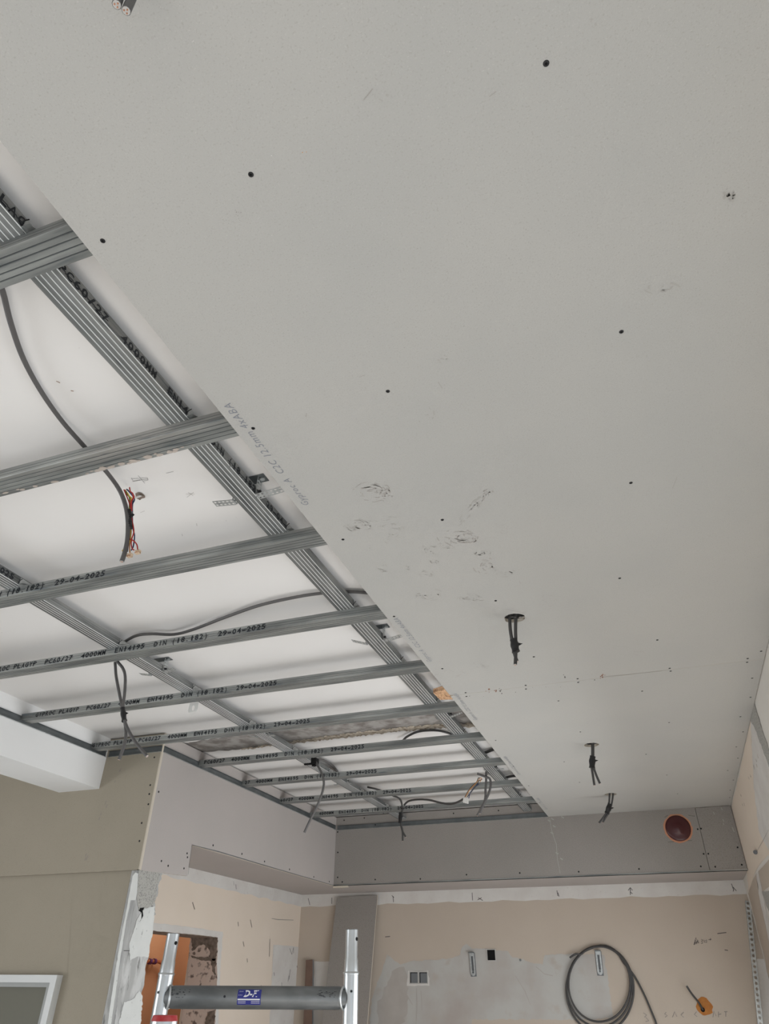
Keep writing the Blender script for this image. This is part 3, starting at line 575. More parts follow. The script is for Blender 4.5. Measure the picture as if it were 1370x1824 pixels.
def hanger(xc, y, label, lout=.06, rout=.075, lz=0.0, rz=0.0, rot=0.0):
    t = thing('ceiling_hanger', (xc, y, ZS-.05), label, 'hanger', 'strap hangers on the carriers')
    m_ = MB(); m_.box(xc-.036, xc+.052, y-.016, y+.016, ZS-.0026, ZS-.0006, 'galv_ch'); m_.tube([(xc+.042, y, ZS-.008), (xc+.042, y, ZS-.002)], .007, 'galv_light', 6); m_.build('base_plate', t)
    for s, out, zz, nm in ((-1, lout, lz, 'strap'), (1, rout, rz, 'strap')):
        m_ = MB(); x = xc+s*.0335
        perf(m_, (x, y-.012, ZS-.003), (0, 0, -1), (0, 1, 0), 5, 2, .0118 if s < 0 else .0118)
        nu = int(out/.012)
        if nu: perf(m_, (x, y-.012, ZS-.062), (s, 0.06*s, zz), (-.06, 1, 0), nu, 2, .012)
        if s > 0: m_.tube([(x+.001, y, ZS-.045), (x+.008, y, ZS-.045)], .004, 'screw', 8)
        m_.build(nm, t)
hanger(-.8375, 1.215, 'strap hanger with spread perforated ends on the near carrier by the printed sheet edge', .070, .085, .1, .15)
hanger(-.8375, 2.165, 'strap hanger on the right carrier beside the second faded board print', .062, .085, .35, .2)
hanger(-.8375, 3.07, 'strap hanger on the right carrier just past the wooden packer', .0, .07, 0, .3)
hanger(-.8375, 4.05, 'strap hanger on the right carrier above the loose wires', .0, .05)
hanger(-1.7865, 2.16, 'strap hanger on the left carrier beside the first hanging cable pair', .055, .05, .2, .3)
hanger(-1.7865, 3.05, 'strap hanger on the left carrier under the bare concrete strip', .055, .04, .3, 0)
hanger(-1.7865, 4.09, 'strap hanger on the left carrier behind the lone hanging cable', .03, .03)
# crossing clips: one per carrier and batten
proto = None
for k, cx_ in enumerate((-.8375, -1.7865)):
    for i, yf in enumerate(YBAT):
        lab = ('bent zinc crossing clip on the right carrier at the ' if k == 0 else 'bent zinc crossing clip on the left carrier at the ')+['nearest batten', 'plaster-dabbed batten', 'batten behind the wire bundle', 'batten above the looping cables', 'batten before the slotted clip', 'batten by the beige corner', 'batten behind the concrete strip', 'batten beside the lone cable', 'batten before the rearmost', 'rearmost batten'][i]
        loc = (cx_+.034, yf-.0613, ZC+.027)
        if proto is None:
            t = thing('crossing_clip', loc, lab, 'clip', 'crossing clips'); x, y, z = loc
            m_ = MB(); m_.plate([(x-.002, y-.012, z+.001), (x+.012, y-.010, z+.004), (x+.012, y+.012, z+.012), (x-.002, y+.01, z+.010)], (0, 0, .001), 'galv_light'); m_.box(x-.003, x-.001, y-.01, y+.05, z-.002, z+.025, 'galv_light'); m_.build('tab', t)
            m_ = MB(); m_.tube(smoothpts([(x-.004, y+.002, z-.001), (x-.006, y-.008, z+.004), (x+.001, y-.014, z+.011), (x+.006, y-.010, z+.020)], 4), .0011, 'screw', 6); m_.build('wire', t); proto = t
        else:
            c = proto.copy(); COL.objects.link(c); c.location = (loc[0], loc[1], loc[2]+H0); c['label'] = lab; c['_o'] = loc
            for ch in proto.children: d = ch.copy(); COL.objects.link(d); d.parent = c
# slotted clip hanging behind the fifth batten
mb = MB(); a, b = -1.822, -1.772; yk = 2.452
mb.plate([(a+.004, yk, 1.016), (b-.002, yk, 1.016), (b, yk, .984), (b-.006, yk, .976), (a+.006, yk, .974), (a+.001, yk, .984)], (0, .0012, 0), 'white', None,
         [[(-1.797+.007*math.cos(t), yk, .993+.012*math.sin(t)) for t in [k*math.pi/6 for k in range(12)]]])
tag(mb.build('slotted_clip'), 'small pale slotted tab hanging behind a batten at the left carrier', 'clip')
# wooden packer lying on the back of the sheet
mb = MB(); mb.plate([(-.768, 2.672, ZL+.014), (-.60, 2.60, ZL+.014), (-.60, 2.79, ZL+.014), (-.728, 2.770, ZL+.014), (-.765, 2.762, ZL+.014)], (0, 0, .018), 'osb')
tag(mb.build('wood_packer'), 'offcut of orange strand board poking out at the sheet joint', 'wood')

# ------------------------------------------------------------------ screws
screw_me = None
def screw(p, n, label, group, r=.0043):
    global screw_me
    if screw_me is None:
        g = MB(); N = 14
        ring = lambda rr, z: [(rr*math.cos(2*math.pi*k/N), rr*math.sin(2*math.pi*k/N), z) for k in range(N)]
        g.add(ring(1, 0)+ring(.92, .16)+ring(.42, .20), [(k, (k+1) % N, N+(k+1) % N, N+k) for k in range(N)]+[(N+k, N+(k+1) % N, 2*N+(k+1) % N, 2*N+k) for k in range(N)], 'screw', True)
        g.add(ring(.42, .20)+[(0, 0, .02)], [(k, (k+1) % N, N) for k in range(N)], 'black')
        for a in (0, 1):
            L = [(-.5, -.09), (.5, -.09), (.5, .09), (-.5, .09)]
            g.add([((x, y, .215) if a else (y, x, .215)) for x, y in L], [(0, 1, 2, 3)], 'black')
        g.add(ring(1, 0)+ring(1, -.3), [(k, (k+1) % N, N+(k+1) % N, N+k) for k in range(N)], 'screw')
        me = bpy.data.meshes.new('drywall_screw'); me.from_pydata([tuple(v) for v in g.v], [], g.f)
        for m in g.ms: me.materials.append(MT[m])
        for q, k in zip(me.polygons, g.m): q.material_index = k
        screw_me = me
    o = bpy.data.objects.new('drywall_screw', screw_me); COL.objects.link(o)
    o.location = (p[0], p[1], p[2]+H0); o.scale = (r, r, r); o.rotation_euler = Vector(n).to_track_quat('Z', 'Y').to_euler(); tag(o, label, 'screw', group)
near = [((973, 113), 'black cross-head screw at the top of the near ceiling sheet, right of centre'), ((447, 311), 'black screw in the upper left of the near ceiling sheet'), ((183, 429), 'black screw close to the sheet edge beside the nearest batten'),
        ((1107, 591), 'black screw in the right middle of the near ceiling sheet'), ((691, 697), 'black screw in the middle of the near ceiling sheet above the scuff marks'), ((451, 763), 'black screw beside the nearest printed lettering on the sheet edge'),
        ((1124, 860), 'black screw right of the scuff marks in the near ceiling sheet'), ((788, 926), 'black screw between the scuff marks on the near ceiling sheet'), ((611, 961), 'black screw at the sheet edge left of the scuff marks'),
        ((1104, 1030), 'black screw up and right of the nearest cable hole'), ((883, 1070), 'black screw just up left of the nearest cable hole'), ((702, 1098), 'black screw at the start of the second faded board print'),
        ((1171, 1140), 'black screw right of the nearest cable hole towards the joint'), ((951, 1170), 'black screw beside the taped end of the nearest ceiling cables'), ((788, 1191), 'black screw at the sheet edge just before the joint')]
for (a, b), lab in near: screw(P(a, b, 'z', ZL-.0002), (0, 0, -1), lab, 'screws in the near ceiling sheet')
ORD = ['first', 'second', 'third', 'fourth', 'fifth', 'sixth', 'seventh', 'eighth']
for i, (a, b) in enumerate(((829.5, 1233.9), (830.9, 1240.5), (936.5, 1220.7), (937, 1227.3), (1029, 1209), (1030, 1215.5), (1193, 1190.4), (1194.8, 1195.4), (1332, 1173), (1331, 1179.7))): screw(P(a, b, 'z', ZL-.0002), (0, 0, -1), ('near' if i % 2 == 0 else 'far')+' screw of the '+ORD[i//2]+' pair from the left along the ceiling sheet joint', 'screw pairs along the sheet joint')
for i, (a, b) in enumerate(((1356, 1160), (1340, 1208), (1337, 1242), (1323.8, 1303.7), (1314.6, 1350.4), (1306.5, 1389.3), (1300.8, 1407.5), (1300, 1420.7))): screw(P(a, b, 'z', ZL-.0002), (0, 0, -1), ORD[i]+' small ceiling screw beside the right wall, counted away from the camera', 'screws along the right wall')
far_ = [P(a, b, 'z', ZL-.0002) for a, b in ((994.9, 1248.4), (1034, 1303.8), (883, 1318.9), (1005, 1357), (914.5, 1364.7), (1032.4, 1393.5), (942, 1399.8), (961, 1430), (1144, 1231), (1192, 1287), (1319, 1276.7), (1311.8, 1330.4), (1296.4, 1372.3), (1188, 1380.6), (1207, 1414), (1151, 1343.5))]
rows = {}
for q in far_: rows.setdefault(min(range(10), key=lambda i: abs(YBAT[i]-.03-q.y)), []).append(q)
for i, k in enumerate(sorted(rows)):
    for j, q in enumerate(sorted(rows[k], key=lambda v: v.x)):
        screw(q, (0, 0, -1), ORD[j]+' from the left in the '+ORD[i]+' screw row past the ceiling sheet joint', 'screws in the far ceiling sheet', .0040)
for i, (a, b) in enumerate(((601.8, 1518.4), (601.5, 1562.8), (609.7, 1571), (601.5, 1482))): screw(P(a, b, 'y', YB-.0002), (0, -1, 0), ['second', 'third', 'bottom', 'top'][i]+' screw in the end bulkhead beside its left corner', 'left screws of end bulkhead', .0055)
for i, (a, b) in enumerate(((668.4, 1566.7), (748.8, 1565.6), (831, 1558), (926, 1555), (1031, 1552.7), (1138.4, 1547.8))): screw(P(a, b, 'y', YB-.0002), (0, -1, 0), ORD[i]+' screw from the left along the lower edge of the end bulkhead', 'lower row of end bulkhead screws', .0055)
for i, (a, b) in enumerate(((1243, 1477), (1248.9, 1475.9), (1253.5, 1520.9), (1261.9, 1520.7), (1248.5, 1543.2), (1274.2, 1543.9))): screw(P(a, b, 'y', YB-.0002), (0, -1, 0), ['upper left', 'upper right', 'middle left', 'middle right', 'bottom left', 'bottom right'][i]+' screw at the board joint right of the maroon cap', 'screws at the bulkhead board joint', .0055)
screw(P(1314, 1509.4, 'y', YB-.0002), (0, -1, 0), 'upper of two screws by the right wall on the end bulkhead', None, .0055)
screw(P(1321.5, 1540.3, 'y', YB-.0002), (0, -1, 0), 'lower of two screws by the right wall on the end bulkhead', None, .0055)
screw(P(282.7, 1410.4, 'x', XL+.0003), (1, 0, 0), 'black screw high in the near end of the left bulkhead board', None, .0055)
for i, (a, b) in enumerate(((379.6, 1505.7), (431, 1521), (471.3, 1534.5), (515.8, 1548.6), (559, 1562), (586.6, 1570.4))): screw(P(a, b, 'x', XL+.0003), (1, 0, 0), ORD[i]+' screw from the left above the lower edge of the left bulkhead', 'screws above the left bulkhead edge', .0055)
for i, (a, b) in enumerate(((287.6, 1533.6), (299.6, 1542.2), (327.8, 1546.8), (333.3, 1520), (334, 1527))): screw(P(a, b, 'x', XL+.0003), (1, 0, 0), ['leftmost', 'second from left', 'lowest right', 'upper right', 'middle right'][i]+' screw in the stepped down end of the left bulkhead', 'screws in the stepped end', .005)
for i, (a, b) in enumerate(((275, 1349), (267.7, 1398.4), (265.9, 1414.4), (264.3, 1432.5), (252.4, 1465.9), (248.4, 1498))): screw(P(a, b, 'y', YS-.0002), (0, -1, 0), ['top', 'second', 'third', 'fourth', 'fifth', 'bottom'][i]+' screw down the beige board beside its corner', 'screws in the beige board', .0048)
for i, (a, b) in enumerate(((613, 1461), (649, 1457), (668.6, 1469.2), (683, 1448), (808, 1448.7), (888, 1443.7))): screw(P(a, b, 'y', YB-.003), (0, -1, 0), ORD[i]+' dark screw from the left above the end bulkhead edge channel', 'fixings of the end channel', .0050)

# ------------------------------------------------------------------ cables
def cpts(L): return [Vector(P(*q)) for q in L]
def cable_mesh(pts, r, m, k=5, n=10): g = MB(); g.tube(smoothpts(pts, k), r, m, n); return g
def cut_end(parent, p, d, r, cores=True):
    g = MB(); d = Vector(d).normalized(); p = Vector(p)
    g.tube([p-d*.0006, p+d*.0006], r*.86, 'cut', 10)
    if cores:
        a = d.orthogonal().normalized(); b = d.cross(a)
        for k in range(3):
            c = p+(a*math.cos(2.1*k)+b*math.sin(2.1*k))*r*.42; g.tube([c-d*.0002, c+d*.0018], r*.18, 'copper', 6)
    return g.build('cut_end', parent)
def taped(label, lines, tape, r=.005, m='cable', tr=.0085, group='taped cable pairs'):
    t = thing('cable_pair', lines[0][0], label, 'cable', group)
    for L in lines:
        c = cable_mesh(L, r, m).build('cable', t); d = Vector(L[-1])-Vector(L[-2]); cut_end(c, L[-1], d, r)
    if tape:
        g = MB(); tp = smoothpts(tape, 4); g.tube(tp, lambda s: tr*(1+.10*math.sin(s*40)), 'tape', 12, flat=.75)
        e_ = tp[len(tp)//3]; g.plate([e_+Vector((tr*.6, 0, .004)), e_+Vector((tr*1.9, -.001, -.003)), e_+Vector((tr*.6, 0, -.010))], (0, .0012, 0), 'tape'); g.build('tape', t)
    return t
V = Vector
# nearest cable pair hanging out of the sheet above the view
a, b = P(208, 8, 'y', .170), P(225, 19, 'y', .178)
taped('two grey cut cable ends hanging at the very top left', [[V((a.x-.012, a.y-.01, 1.02)), V((a.x-.004, a.y-.004, a.z+.06)), a], [V((b.x-.004, b.y-.01, 1.02)), V((b.x+.001, b.y-.004, b.z+.06)), b]], None, .0052)
# hole 1
y = 2.056
taped('taped pair of grey cables hanging from the nearest ceiling hole', [cpts([(907, 1086, 'y', y), (908, 1100, 'y', y), (909, 1120, 'y', y), (912, 1140, 'y', y), (916, 1162, 'y', y), (921, 1178, 'y', y)]), cpts([(920, 1086, 'y', y), (919, 1100, 'y', y), (918.5, 1122, 'y', y), (919, 1142, 'y', y), (919, 1160, 'y', y), (918, 1184, 'y', y-.01)])],
      cpts([(915, 1139, 'y', y), (917, 1150, 'y', y), (919, 1161, 'y', y)]), .0055, 'cable_dark', .0140)
y = 3.596
taped('taped pair of grey cables from the second ceiling hole, ends splayed', [cpts([(1055, 1316, 'y', y), (1055, 1328, 'y', y), (1055, 1345, 'y', y), (1054, 1364, 'y', y), (1056, 1380, 'y', y), (1059, 1399, 'y', y)]), cpts([(1057, 1316, 'y', y), (1057, 1328, 'y', y), (1057, 1345, 'y', y), (1057, 1364, 'y', y), (1062, 1380, 'y', y), (1069, 1396, 'y', y)])],
      cpts([(1056, 1347, 'y', y), (1055, 1357, 'y', y), (1055, 1368, 'y', y)]), .0055, 'cable_dark', .0150)
y = 4.716
taped('taped pair of cables from the farthest ceiling hole, bent to the left', [cpts([(1086, 1405, 'y', y), (1086, 1416, 'y', y), (1085, 1430, 'y', y), (1081, 1446, 'y', y), (1074, 1457, 'y', y), (1067, 1466, 'y', y)]), cpts([(1092, 1405, 'y', y), (1092, 1416, 'y', y), (1090, 1430, 'y', y), (1085, 1446, 'y', y), (1079, 1456, 'y', y), (1074, 1465, 'y', y)])],
      cpts([(1087, 1432, 'y', y), (1084, 1441, 'y', y), (1081, 1449, 'y', y)]), .0055, 'cable_dark', .0165)
# long cable over the battens ending by the wire bundle
yy = 1.085
L = cpts([(-8, 490, 'z', 1.082), (5, 520, 'z', 1.082), (19, 575, 'z', 1.082), (42, 640, 'z', 1.084), (75, 700, 'z', 1.084), (112, 752, 'z', 1.08), (150, 795, 'z', 1.07), (186, 836, 'z', 1.055)])+cpts([(210, 868, 'y', yy), (222, 895, 'y', yy), (227.5, 925, 'y', yy), (227, 960, 'y', yy), (222, 985, 'y', yy), (217, 1000, 'y', yy)])
t = thing('wire_bundle', P(230, 925, 'y', yy), 'grey cable taped to a bundle of red, blue and yellow wires with connectors', 'cable')
c = cable_mesh(L, .0056, 'cable').build('cable', t); cut_end(c, L[-1], L[-1]-L[-2], .0056, True)
CW = lambda Q, y: [V(P(180+a/10.73, 850+b/10.73, 'y', y)) for a, b in Q]
wires = [('red', [(545, 195), (560, 270), (600, 310), (615, 400), (570, 470), (565, 640), (540, 800), (510, 990), (500, 1090), (530, 1170), (600, 1200), (680, 1280), (700, 1385)], 1.088),
         ('red', [(440, 240), (490, 360), (530, 460), (560, 560), (580, 650), (590, 800), (620, 960), (625, 1060), (590, 1170), (575, 1270), (600, 1370), (630, 1390)], 1.092),
         ('red', [(600, 300), (632, 380), (585, 450), (585, 560), (590, 640)], 1.084),
         ('green', [(480, 270), (500, 330), (545, 400), (540, 600), (550, 800), (560, 1000), (555, 1150), (545, 1230), (500, 1290), (458, 1330)], 1.096),
         ('yellow', [(505, 300), (545, 370), (580, 400), (560, 520), (556, 800), (560, 1100), (560, 1200), (500, 1300), (440, 1370), (405, 1415)], 1.094),
         ('blue', [(490, 230), (590, 340), (640, 430), (600, 520), (600, 640), (600, 800), (610, 980), (640, 1120), (620, 1300), (600, 1360), (575, 1400)], 1.10),
         ('cable_dark', [(510, 240), (560, 300), (610, 360), (605, 500), (580, 800), (545, 1000), (540, 1150), (520, 1300), (505, 1420)], 1.104),
         ('orangew', [(465, 245), (520, 340), (560, 400), (565, 500), (560, 800), (575, 1000), (565, 1150), (545, 1300), (552, 1450)], 1.098)]
for m, Q, y in wires:
    g = MB(); g.tube(smoothpts(CW(Q, y), 4), .0016, m, 7); g.build('wire', t)
g = MB(); g.tube([V(P(236, 888, 'y', 1.10)), V(P(243, 886, 'y', 1.12)), V(P(251, 883, 'z', ZS-.002))], .0034, 'white', 8, flat=.5); g.build('sleeve', t)
g = MB(); tp = smoothpts(CW([(535, 655), (545, 740), (540, 830), (545, 900), (560, 975)], 1.09), 6); g.tube(tp, lambda s: .0082*(1+.12*math.sin(s*55)+.14*math.cos(s*9)), 'tape', 14, flat=.8); q = CW([(600, 720)], 1.086)[0]; g.tube([q+V((-.004, 0, .004)), q+V((.003, 0, 0)), q+V((-.002, 0, -.005))], .0028, 'tape', 8); g.build('tape', t)
for (a, b, w, h) in ((550, 1495, 115, 95), (705, 1430, 150, 90)):
    q = CW([(a, b)], 1.09)[0]; k = 1.02/1000; g = MB()
    for s in range(3):
        cx_ = q.x-w*k/20*1.0+(s)*w*k/10*.62+.0; g.box(q.x-.006+s*.0042, q.x-.0024+s*.0042, q.y-.004, q.y+.004, q.z-.0045, q.z+.0045, 'connector'); g.box(q.x-.0055+s*.0042, q.x-.003+s*.0042, q.y-.0043, q.y-.0038, q.z-.0035, q.z-.001, 'copper')
    g.build('connector', t)
# cable over the grid to the first hanging pair
L = cpts([(690, 1062, 'z', 1.086), (655, 1056, 'z', 1.086), (615, 1054, 'z', 1.088), (570, 1057, 'z', 1.086), (520, 1065, 'z', 1.086), (460, 1079, 'z', 1.086), (400, 1100, 'z', 1.086), (345, 1121, 'z', 1.086), (310, 1130, 'z', 1.086), (270, 1129, 'z', 1.083), (244, 1132, 'z', 1.083)])+[V((-1.775, 1.930, 1.084)), V((-1.822, 1.955, 1.080)), V((-1.838, 1.963, 1.050)), V((-1.826, 1.966, 1.022))]
L2 = cpts([(218.5, 1190, 'y', 1.965), (223, 1205, 'y', 1.965), (222, 1235, 'y', 1.965), (219, 1262, 'y', 1.965), (224, 1290, 'y', 1.965), (240, 1320, 'y', 1.965), (262, 1347, 'y', 1.965)])
L3 = cpts([(205, 1180, 'y', 1.975), (205.5, 1186, 'y', 1.975), (207, 1205, 'y', 1.975), (212, 1232, 'y', 1.975), (218, 1262, 'y', 1.975), (224, 1300, 'y', 1.975), (222, 1325, 'y', 1.975), (212, 1353, 'y', 1.975)])
t = taped('taped grey cable pair looping down in front of the white beam', [L+L2, L3], cpts([(218.5, 1262, 'y', 1.968), (220, 1273, 'y', 1.968), (221.5, 1284, 'y', 1.968)]), .0056, 'cable', .0125)
# black cable arc near the sheet edge
g = cable_mesh(cpts([(716, 1322, 'z', 1.075), (724, 1313, 'z', 1.085), (742, 1304, 'z', 1.088), (762, 1301, 'z', 1.088), (785, 1302, 'z', 1.088), (812, 1310, 'z', 1.085)]), .006, 'cable_dark'); tag(g.build('loose_cable'), 'short black cable arc in front of the bare concrete strip', 'cable', 'loose cables above the grid')
for q, lab in (([(852, 1345, 'z', 1.086), (866, 1340, 'z', 1.086), (884, 1333, 'z', 1.086), (898, 1330, 'z', 1.086)], 'black cable crossing between right carrier and far sheet edge'), ([(893, 1391, 'z', 1.08), (902, 1385, 'z', 1.085), (916, 1382, 'z', 1.086), (930, 1382, 'z', 1.086)], 'black cable beside the right carrier near the last hanger')):
    tag(cable_mesh(cpts(q), .008, 'cable_dark').build('loose_cable'), lab, 'cable', 'loose cables above the grid')
# lone cable from the box on the left carrier
t = thing('junction_box', P(560, 1355, 'y', 3.51), 'black clip box on the left carrier where the lone cable comes out', 'box')
q = P(560, 1358, 'y', 3.50); g = MB(); g.box(q.x-.060, q.x+.012, q.y-.006, q.y+.006, q.z-.010, q.z-.002, 'black'); g.box(q.x-.012, q.x+.018, q.y-.02, q.y+.02, q.z-.012, q.z+.020, 'black'); g.tube([(q.x, q.y, q.z-.02), (q.x, q.y, q.z-.01)], .013, 'black', 10); g.build('body', t)
L = cpts([(561, 1352, 'y', 3.50), (565, 1362, 'y', 3.49), (573, 1377, 'y', 3.48), (577, 1394, 'y', 3.48), (574, 1412, 'y', 3.48), (564, 1438, 'y', 3.48), (553, 1460, 'y', 3.48), (542, 1483, 'y', 3.48)])
g = cable_mesh(L, .0062, 'cable'); o = g.build('hanging_cable'); tag(o, 'lone grey cable hanging in an S curve before the left bulkhead', 'cable'); cut_end(o, L[-1], L[-1]-L[-2], .006, False)
g = cable_mesh(cpts([(566, 1353, 'z', 1.079), (578, 1355, 'z', 1.08), (592, 1364, 'z', 1.08), (603, 1377, 'z', 1.08), (612, 1391, 'z', 1.08)]), .007, 'cable'); tag(g.build('loose_cable'), 'grey cable lying over the left carrier behind the black clip box', 'cable', 'loose cables above the grid')
# far pair
y = 4.78
L1 = cpts([(655, 1402, 'z', 1.078), (675, 1407, 'z', 1.076), (697, 1416, 'z', 1.074), (712, 1423, 'z', 1.07)])+cpts([(716.5, 1436, 'y', y), (716.5, 1450, 'y', y), (714, 1465, 'y', y), (717, 1480, 'y', y), (717.5, 1498, 'y', y)])
L2 = cpts([(719, 1440, 'y', y), (714, 1450, 'y', y), (714, 1466, 'y', y), (717, 1480, 'y', y), (723, 1491, 'y', y)])
taped('taped dark cable pair hanging just before the end bulkhead', [L1, L2], cpts([(713.5, 1447, 'y', y-.004), (713, 1456, 'y', y-.004), (712.5, 1466, 'y', y-.004)]), .0062, 'cable_dark', .0125)
# cable with white connectors lying on the last battens
y = 4.32
t = thing('cable_with_connectors', P(828, 1425, 'y', y), 'dark cable ending in white connectors and thin wires at the far battens', 'cable')
L = cpts([(720, 1434, 'y', 4.77), (728, 1427, 'y', 4.75), (745, 1424, 'y', 4.70), (765, 1425, 'y', 4.6), (785, 1430, 'y', 4.5), (802, 1432, 'y', 4.42), (815, 1429, 'y', 4.36), (826, 1423, 'y', y)])
cable_mesh(L, .0066, 'cable_dark').build('cable', t)
for k, dx in enumerate((-3, 0, 3)):
    q = P(829+dx*1.1, 1425.5+k*.8, 'y', y-.01); g = MB(); g.plate([q+V((-.004, 0, -.013)), q+V((.006, 0, -.014)), q+V((.009, 0, .012)), q+V((-.001, 0, .013))], (0, .008, 0), 'white'); g.build('connector', t)
for m, Q in (('orangew', [(829, 1420), (836, 1408), (845, 1398), (852, 1390), (855, 1386), (858, 1387), (855, 1393)]), ('cable_dark', [(832, 1420), (840, 1410), (848, 1400), (853, 1391), (857, 1389), (859, 1388)]), ('blue', [(835, 1422), (838, 1412), (846, 1402), (853, 1396)]), ('cable_dark', [(828, 1420), (834, 1409), (842, 1399), (849, 1393), (852, 1386), (855, 1386)])):
    g = MB(); g.tube(smoothpts([V(P(a, b, 'y', y)) for a, b in Q], 4), .0024, m, 6); g.build('wire', t)
y = 4.18
t = taped('two thick grey cables hanging down beside the right carrier far end', [cpts([(866, 1374, 'y', y), (866, 1390, 'y', y), (865, 1405, 'y', y), (864, 1425, 'y', y), (857, 1440, 'y', y), (850, 1453, 'y', y)]), cpts([(850, 1378, 'y', y-.02), (866, 1384, 'y', y-.01), (873, 1388, 'y', y), (874, 1400, 'y', y), (870, 1415, 'y', y), (862, 1432, 'y', y), (855, 1449, 'y', y)])], None, .0068, 'cable')

# ------------------------------------------------------------------ end bulkhead cap
t = thing('wall_lamp_cap', (cxk, YB, czk), 'round maroon plastic cap in a rough hole of the end bulkhead', 'cap')
g = MB(); N = 40; r_ = random.Random(2); o1 = [(cxk+.089*(1+r_.uniform(-.04, .04))*math.cos(2*math.pi*k/N), YB-.0008, czk+.089*(1+r_.uniform(-.04, .04))*math.sin(2*math.pi*k/N)) for k in range(N)]
g.plate(o1, (0, .0006, 0), 'hole_edge', None, [[(cxk+.076*math.cos(2*math.pi*k/N), YB-.0008, czk+.076*math.sin(2*math.pi*k/N)) for k in range(N)]]); g.build('rough_rim', t)
g = MB(); rings = []; prof = [(.079, .006), (.079, -.004), (.073, -.010), (.060, -.0085), (.048, -.012), (.036, -.012), (.028, -.017), (.0, -.019)]
for (rr, d) in prof: rings.append([(cxk+max(rr, .0005)*math.cos(2*math.pi*k/N), YB+d, czk+max(rr, .0005)*math.sin(2*math.pi*k/N)) for k in range(N)])
vs = [p for r__ in rings for p in r__]; g.add(vs, [(i*N+k, i*N+(k+1) % N, (i+1)*N+(k+1) % N, (i+1)*N+k) for i in range(len(prof)-1) for k in range(N)], 'maroon', True); g.build('cap', t, True)

# ------------------------------------------------------------------ things on the end wall
def wallbox(px0, px1, py0, py1, m, label, depth=.03, group=None, name='back_box'):
    a, b = P(px0, py0, 'y', YW), P(px1, py1, 'y', YW); x0, x1, z1, z0 = a.x, b.x, a.z, b.z
    t = thing(name, (x0, YW, z0), label, 'electrical box', group); g = MB(); k = .006; y0 = YW-.006
    g.plate([(x0-k, y0, z0-k), (x1+k, y0, z0-k), (x1+k, y0, z1+k), (x0-k, y0, z1+k)], (0, .0055, 0), 'white_patchy', None, [[(x0, y0, z0), (x1, y0, z0), (x1, y0, z1), (x0, y0, z1)]]); g.build('filler_rim', t)
    g = MB(); g.box(x0, x1, YW-.003, YW-.0016, z0, z1, m); g.box(x0, x0+.006, YW-.005, YW-.002, z0, z1, 'black'); g.box(x0, x1, YW-.005, YW-.002, z1-.005, z1, 'black'); g.build('box', t); return t
wallbox(731, 744.5, 1732, 1751, 'box_grey', 'left of two empty grey socket boxes in the scraped wall', group='double socket boxes')
wallbox(747.5, 761.5, 1732, 1751, 'box_grey', 'right of two empty grey socket boxes in the scraped wall', group='double socket boxes')
wallbox(868, 883, 1692, 1710.5, 'black', 'black square box opening in the end wall beside the slotted bracket')
def bracket(pts, label):
    (a, b), (c, d) = pts; p, q = V(P(a, b, 'y', YW-.012)), V(P(c, d, 'y', YW-.012)); t_ = (q-p).normalized(); s = t_.cross(V((0, 1, 0))).normalized()*.018
    t = thing('slotted_bracket', q, label, 'bracket', 'slotted wall brackets'); g = MB()
    e1 = [p-s, p+s]+[q+s*math.cos(k*math.pi/8)+t_*.018*math.sin(k*math.pi/8) for k in range(9)]
    u = t_*.012; hole = [p+u*1.8-s*.4, p+u*1.8+s*.4, q-u+s*.4, q-u-s*.4]
    g.plate(e1, (0, .003, 0), 'galv_light', None, [hole]); g.box(p.x-.018, p.x+.018, YW-.04, YW-.009, p.z-.002, p.z+.004, 'galv_ch'); g.build('plate', t)
    g = MB(); g.tube([q-u*.3+V((0, -.004, 0)), q-u*.3+V((0, .012, 0))], .007, 'galv_ch', 8); g.build('bolt', t)
    g = MB(); g.plate([p-s*1.2+V((0, .010, 0)), p+s*1.2+V((0, .010, 0)), q+s*1.2+t_*.022+V((0, .010, 0)), q-s*1.2+t_*.022+V((0, .010, 0))], (0, .0015, 0), 'box_grey'); g.build('plug_strip', t)
bracket(((840, 1697), (843, 1733)), 'slotted metal bracket on the wall left of the black box opening')
bracket(((1065, 1694), (1069, 1731)), 'slotted metal bracket on the wall inside the coil of cable')
# coil
def ell(cx_, cy_, rx, ry, a0, a1, n, dy): return [V(P(cx_+rx*math.cos(a), cy_+ry*math.sin(a), 'y', YW-dy)) for a in [a0+(a1-a0)*k/(n-1) for k in range(n)]]
R = math.radians
path = [V(P(1015, 1706, 'y', YW-.04))]+[V(P(1026, 1699, 'y', YW-.04))]+ell(1068, 1753, 55, 67, R(-128), R(232), 30, .035)+ell(1068, 1757, 58, 72, R(-125), R(235), 30, .030)+ell(1069, 1762, 60, 77, R(-122), R(238), 30, .026)+[V(P(a, b, 'y', YW-.024)) for a, b in ((1070, 1684), (1095, 1692), (1112, 1716), (1130, 1738), (1148, 1772), (1160, 1800), (1170, 1826), (1180, 1870))]
g = MB(); g.tube(smoothpts(path, 3), .0063, 'cable_dark', 8); tag(g.build('cable_coil'), 'coil of dark cable hung on a bracket on the end wall', 'cable')
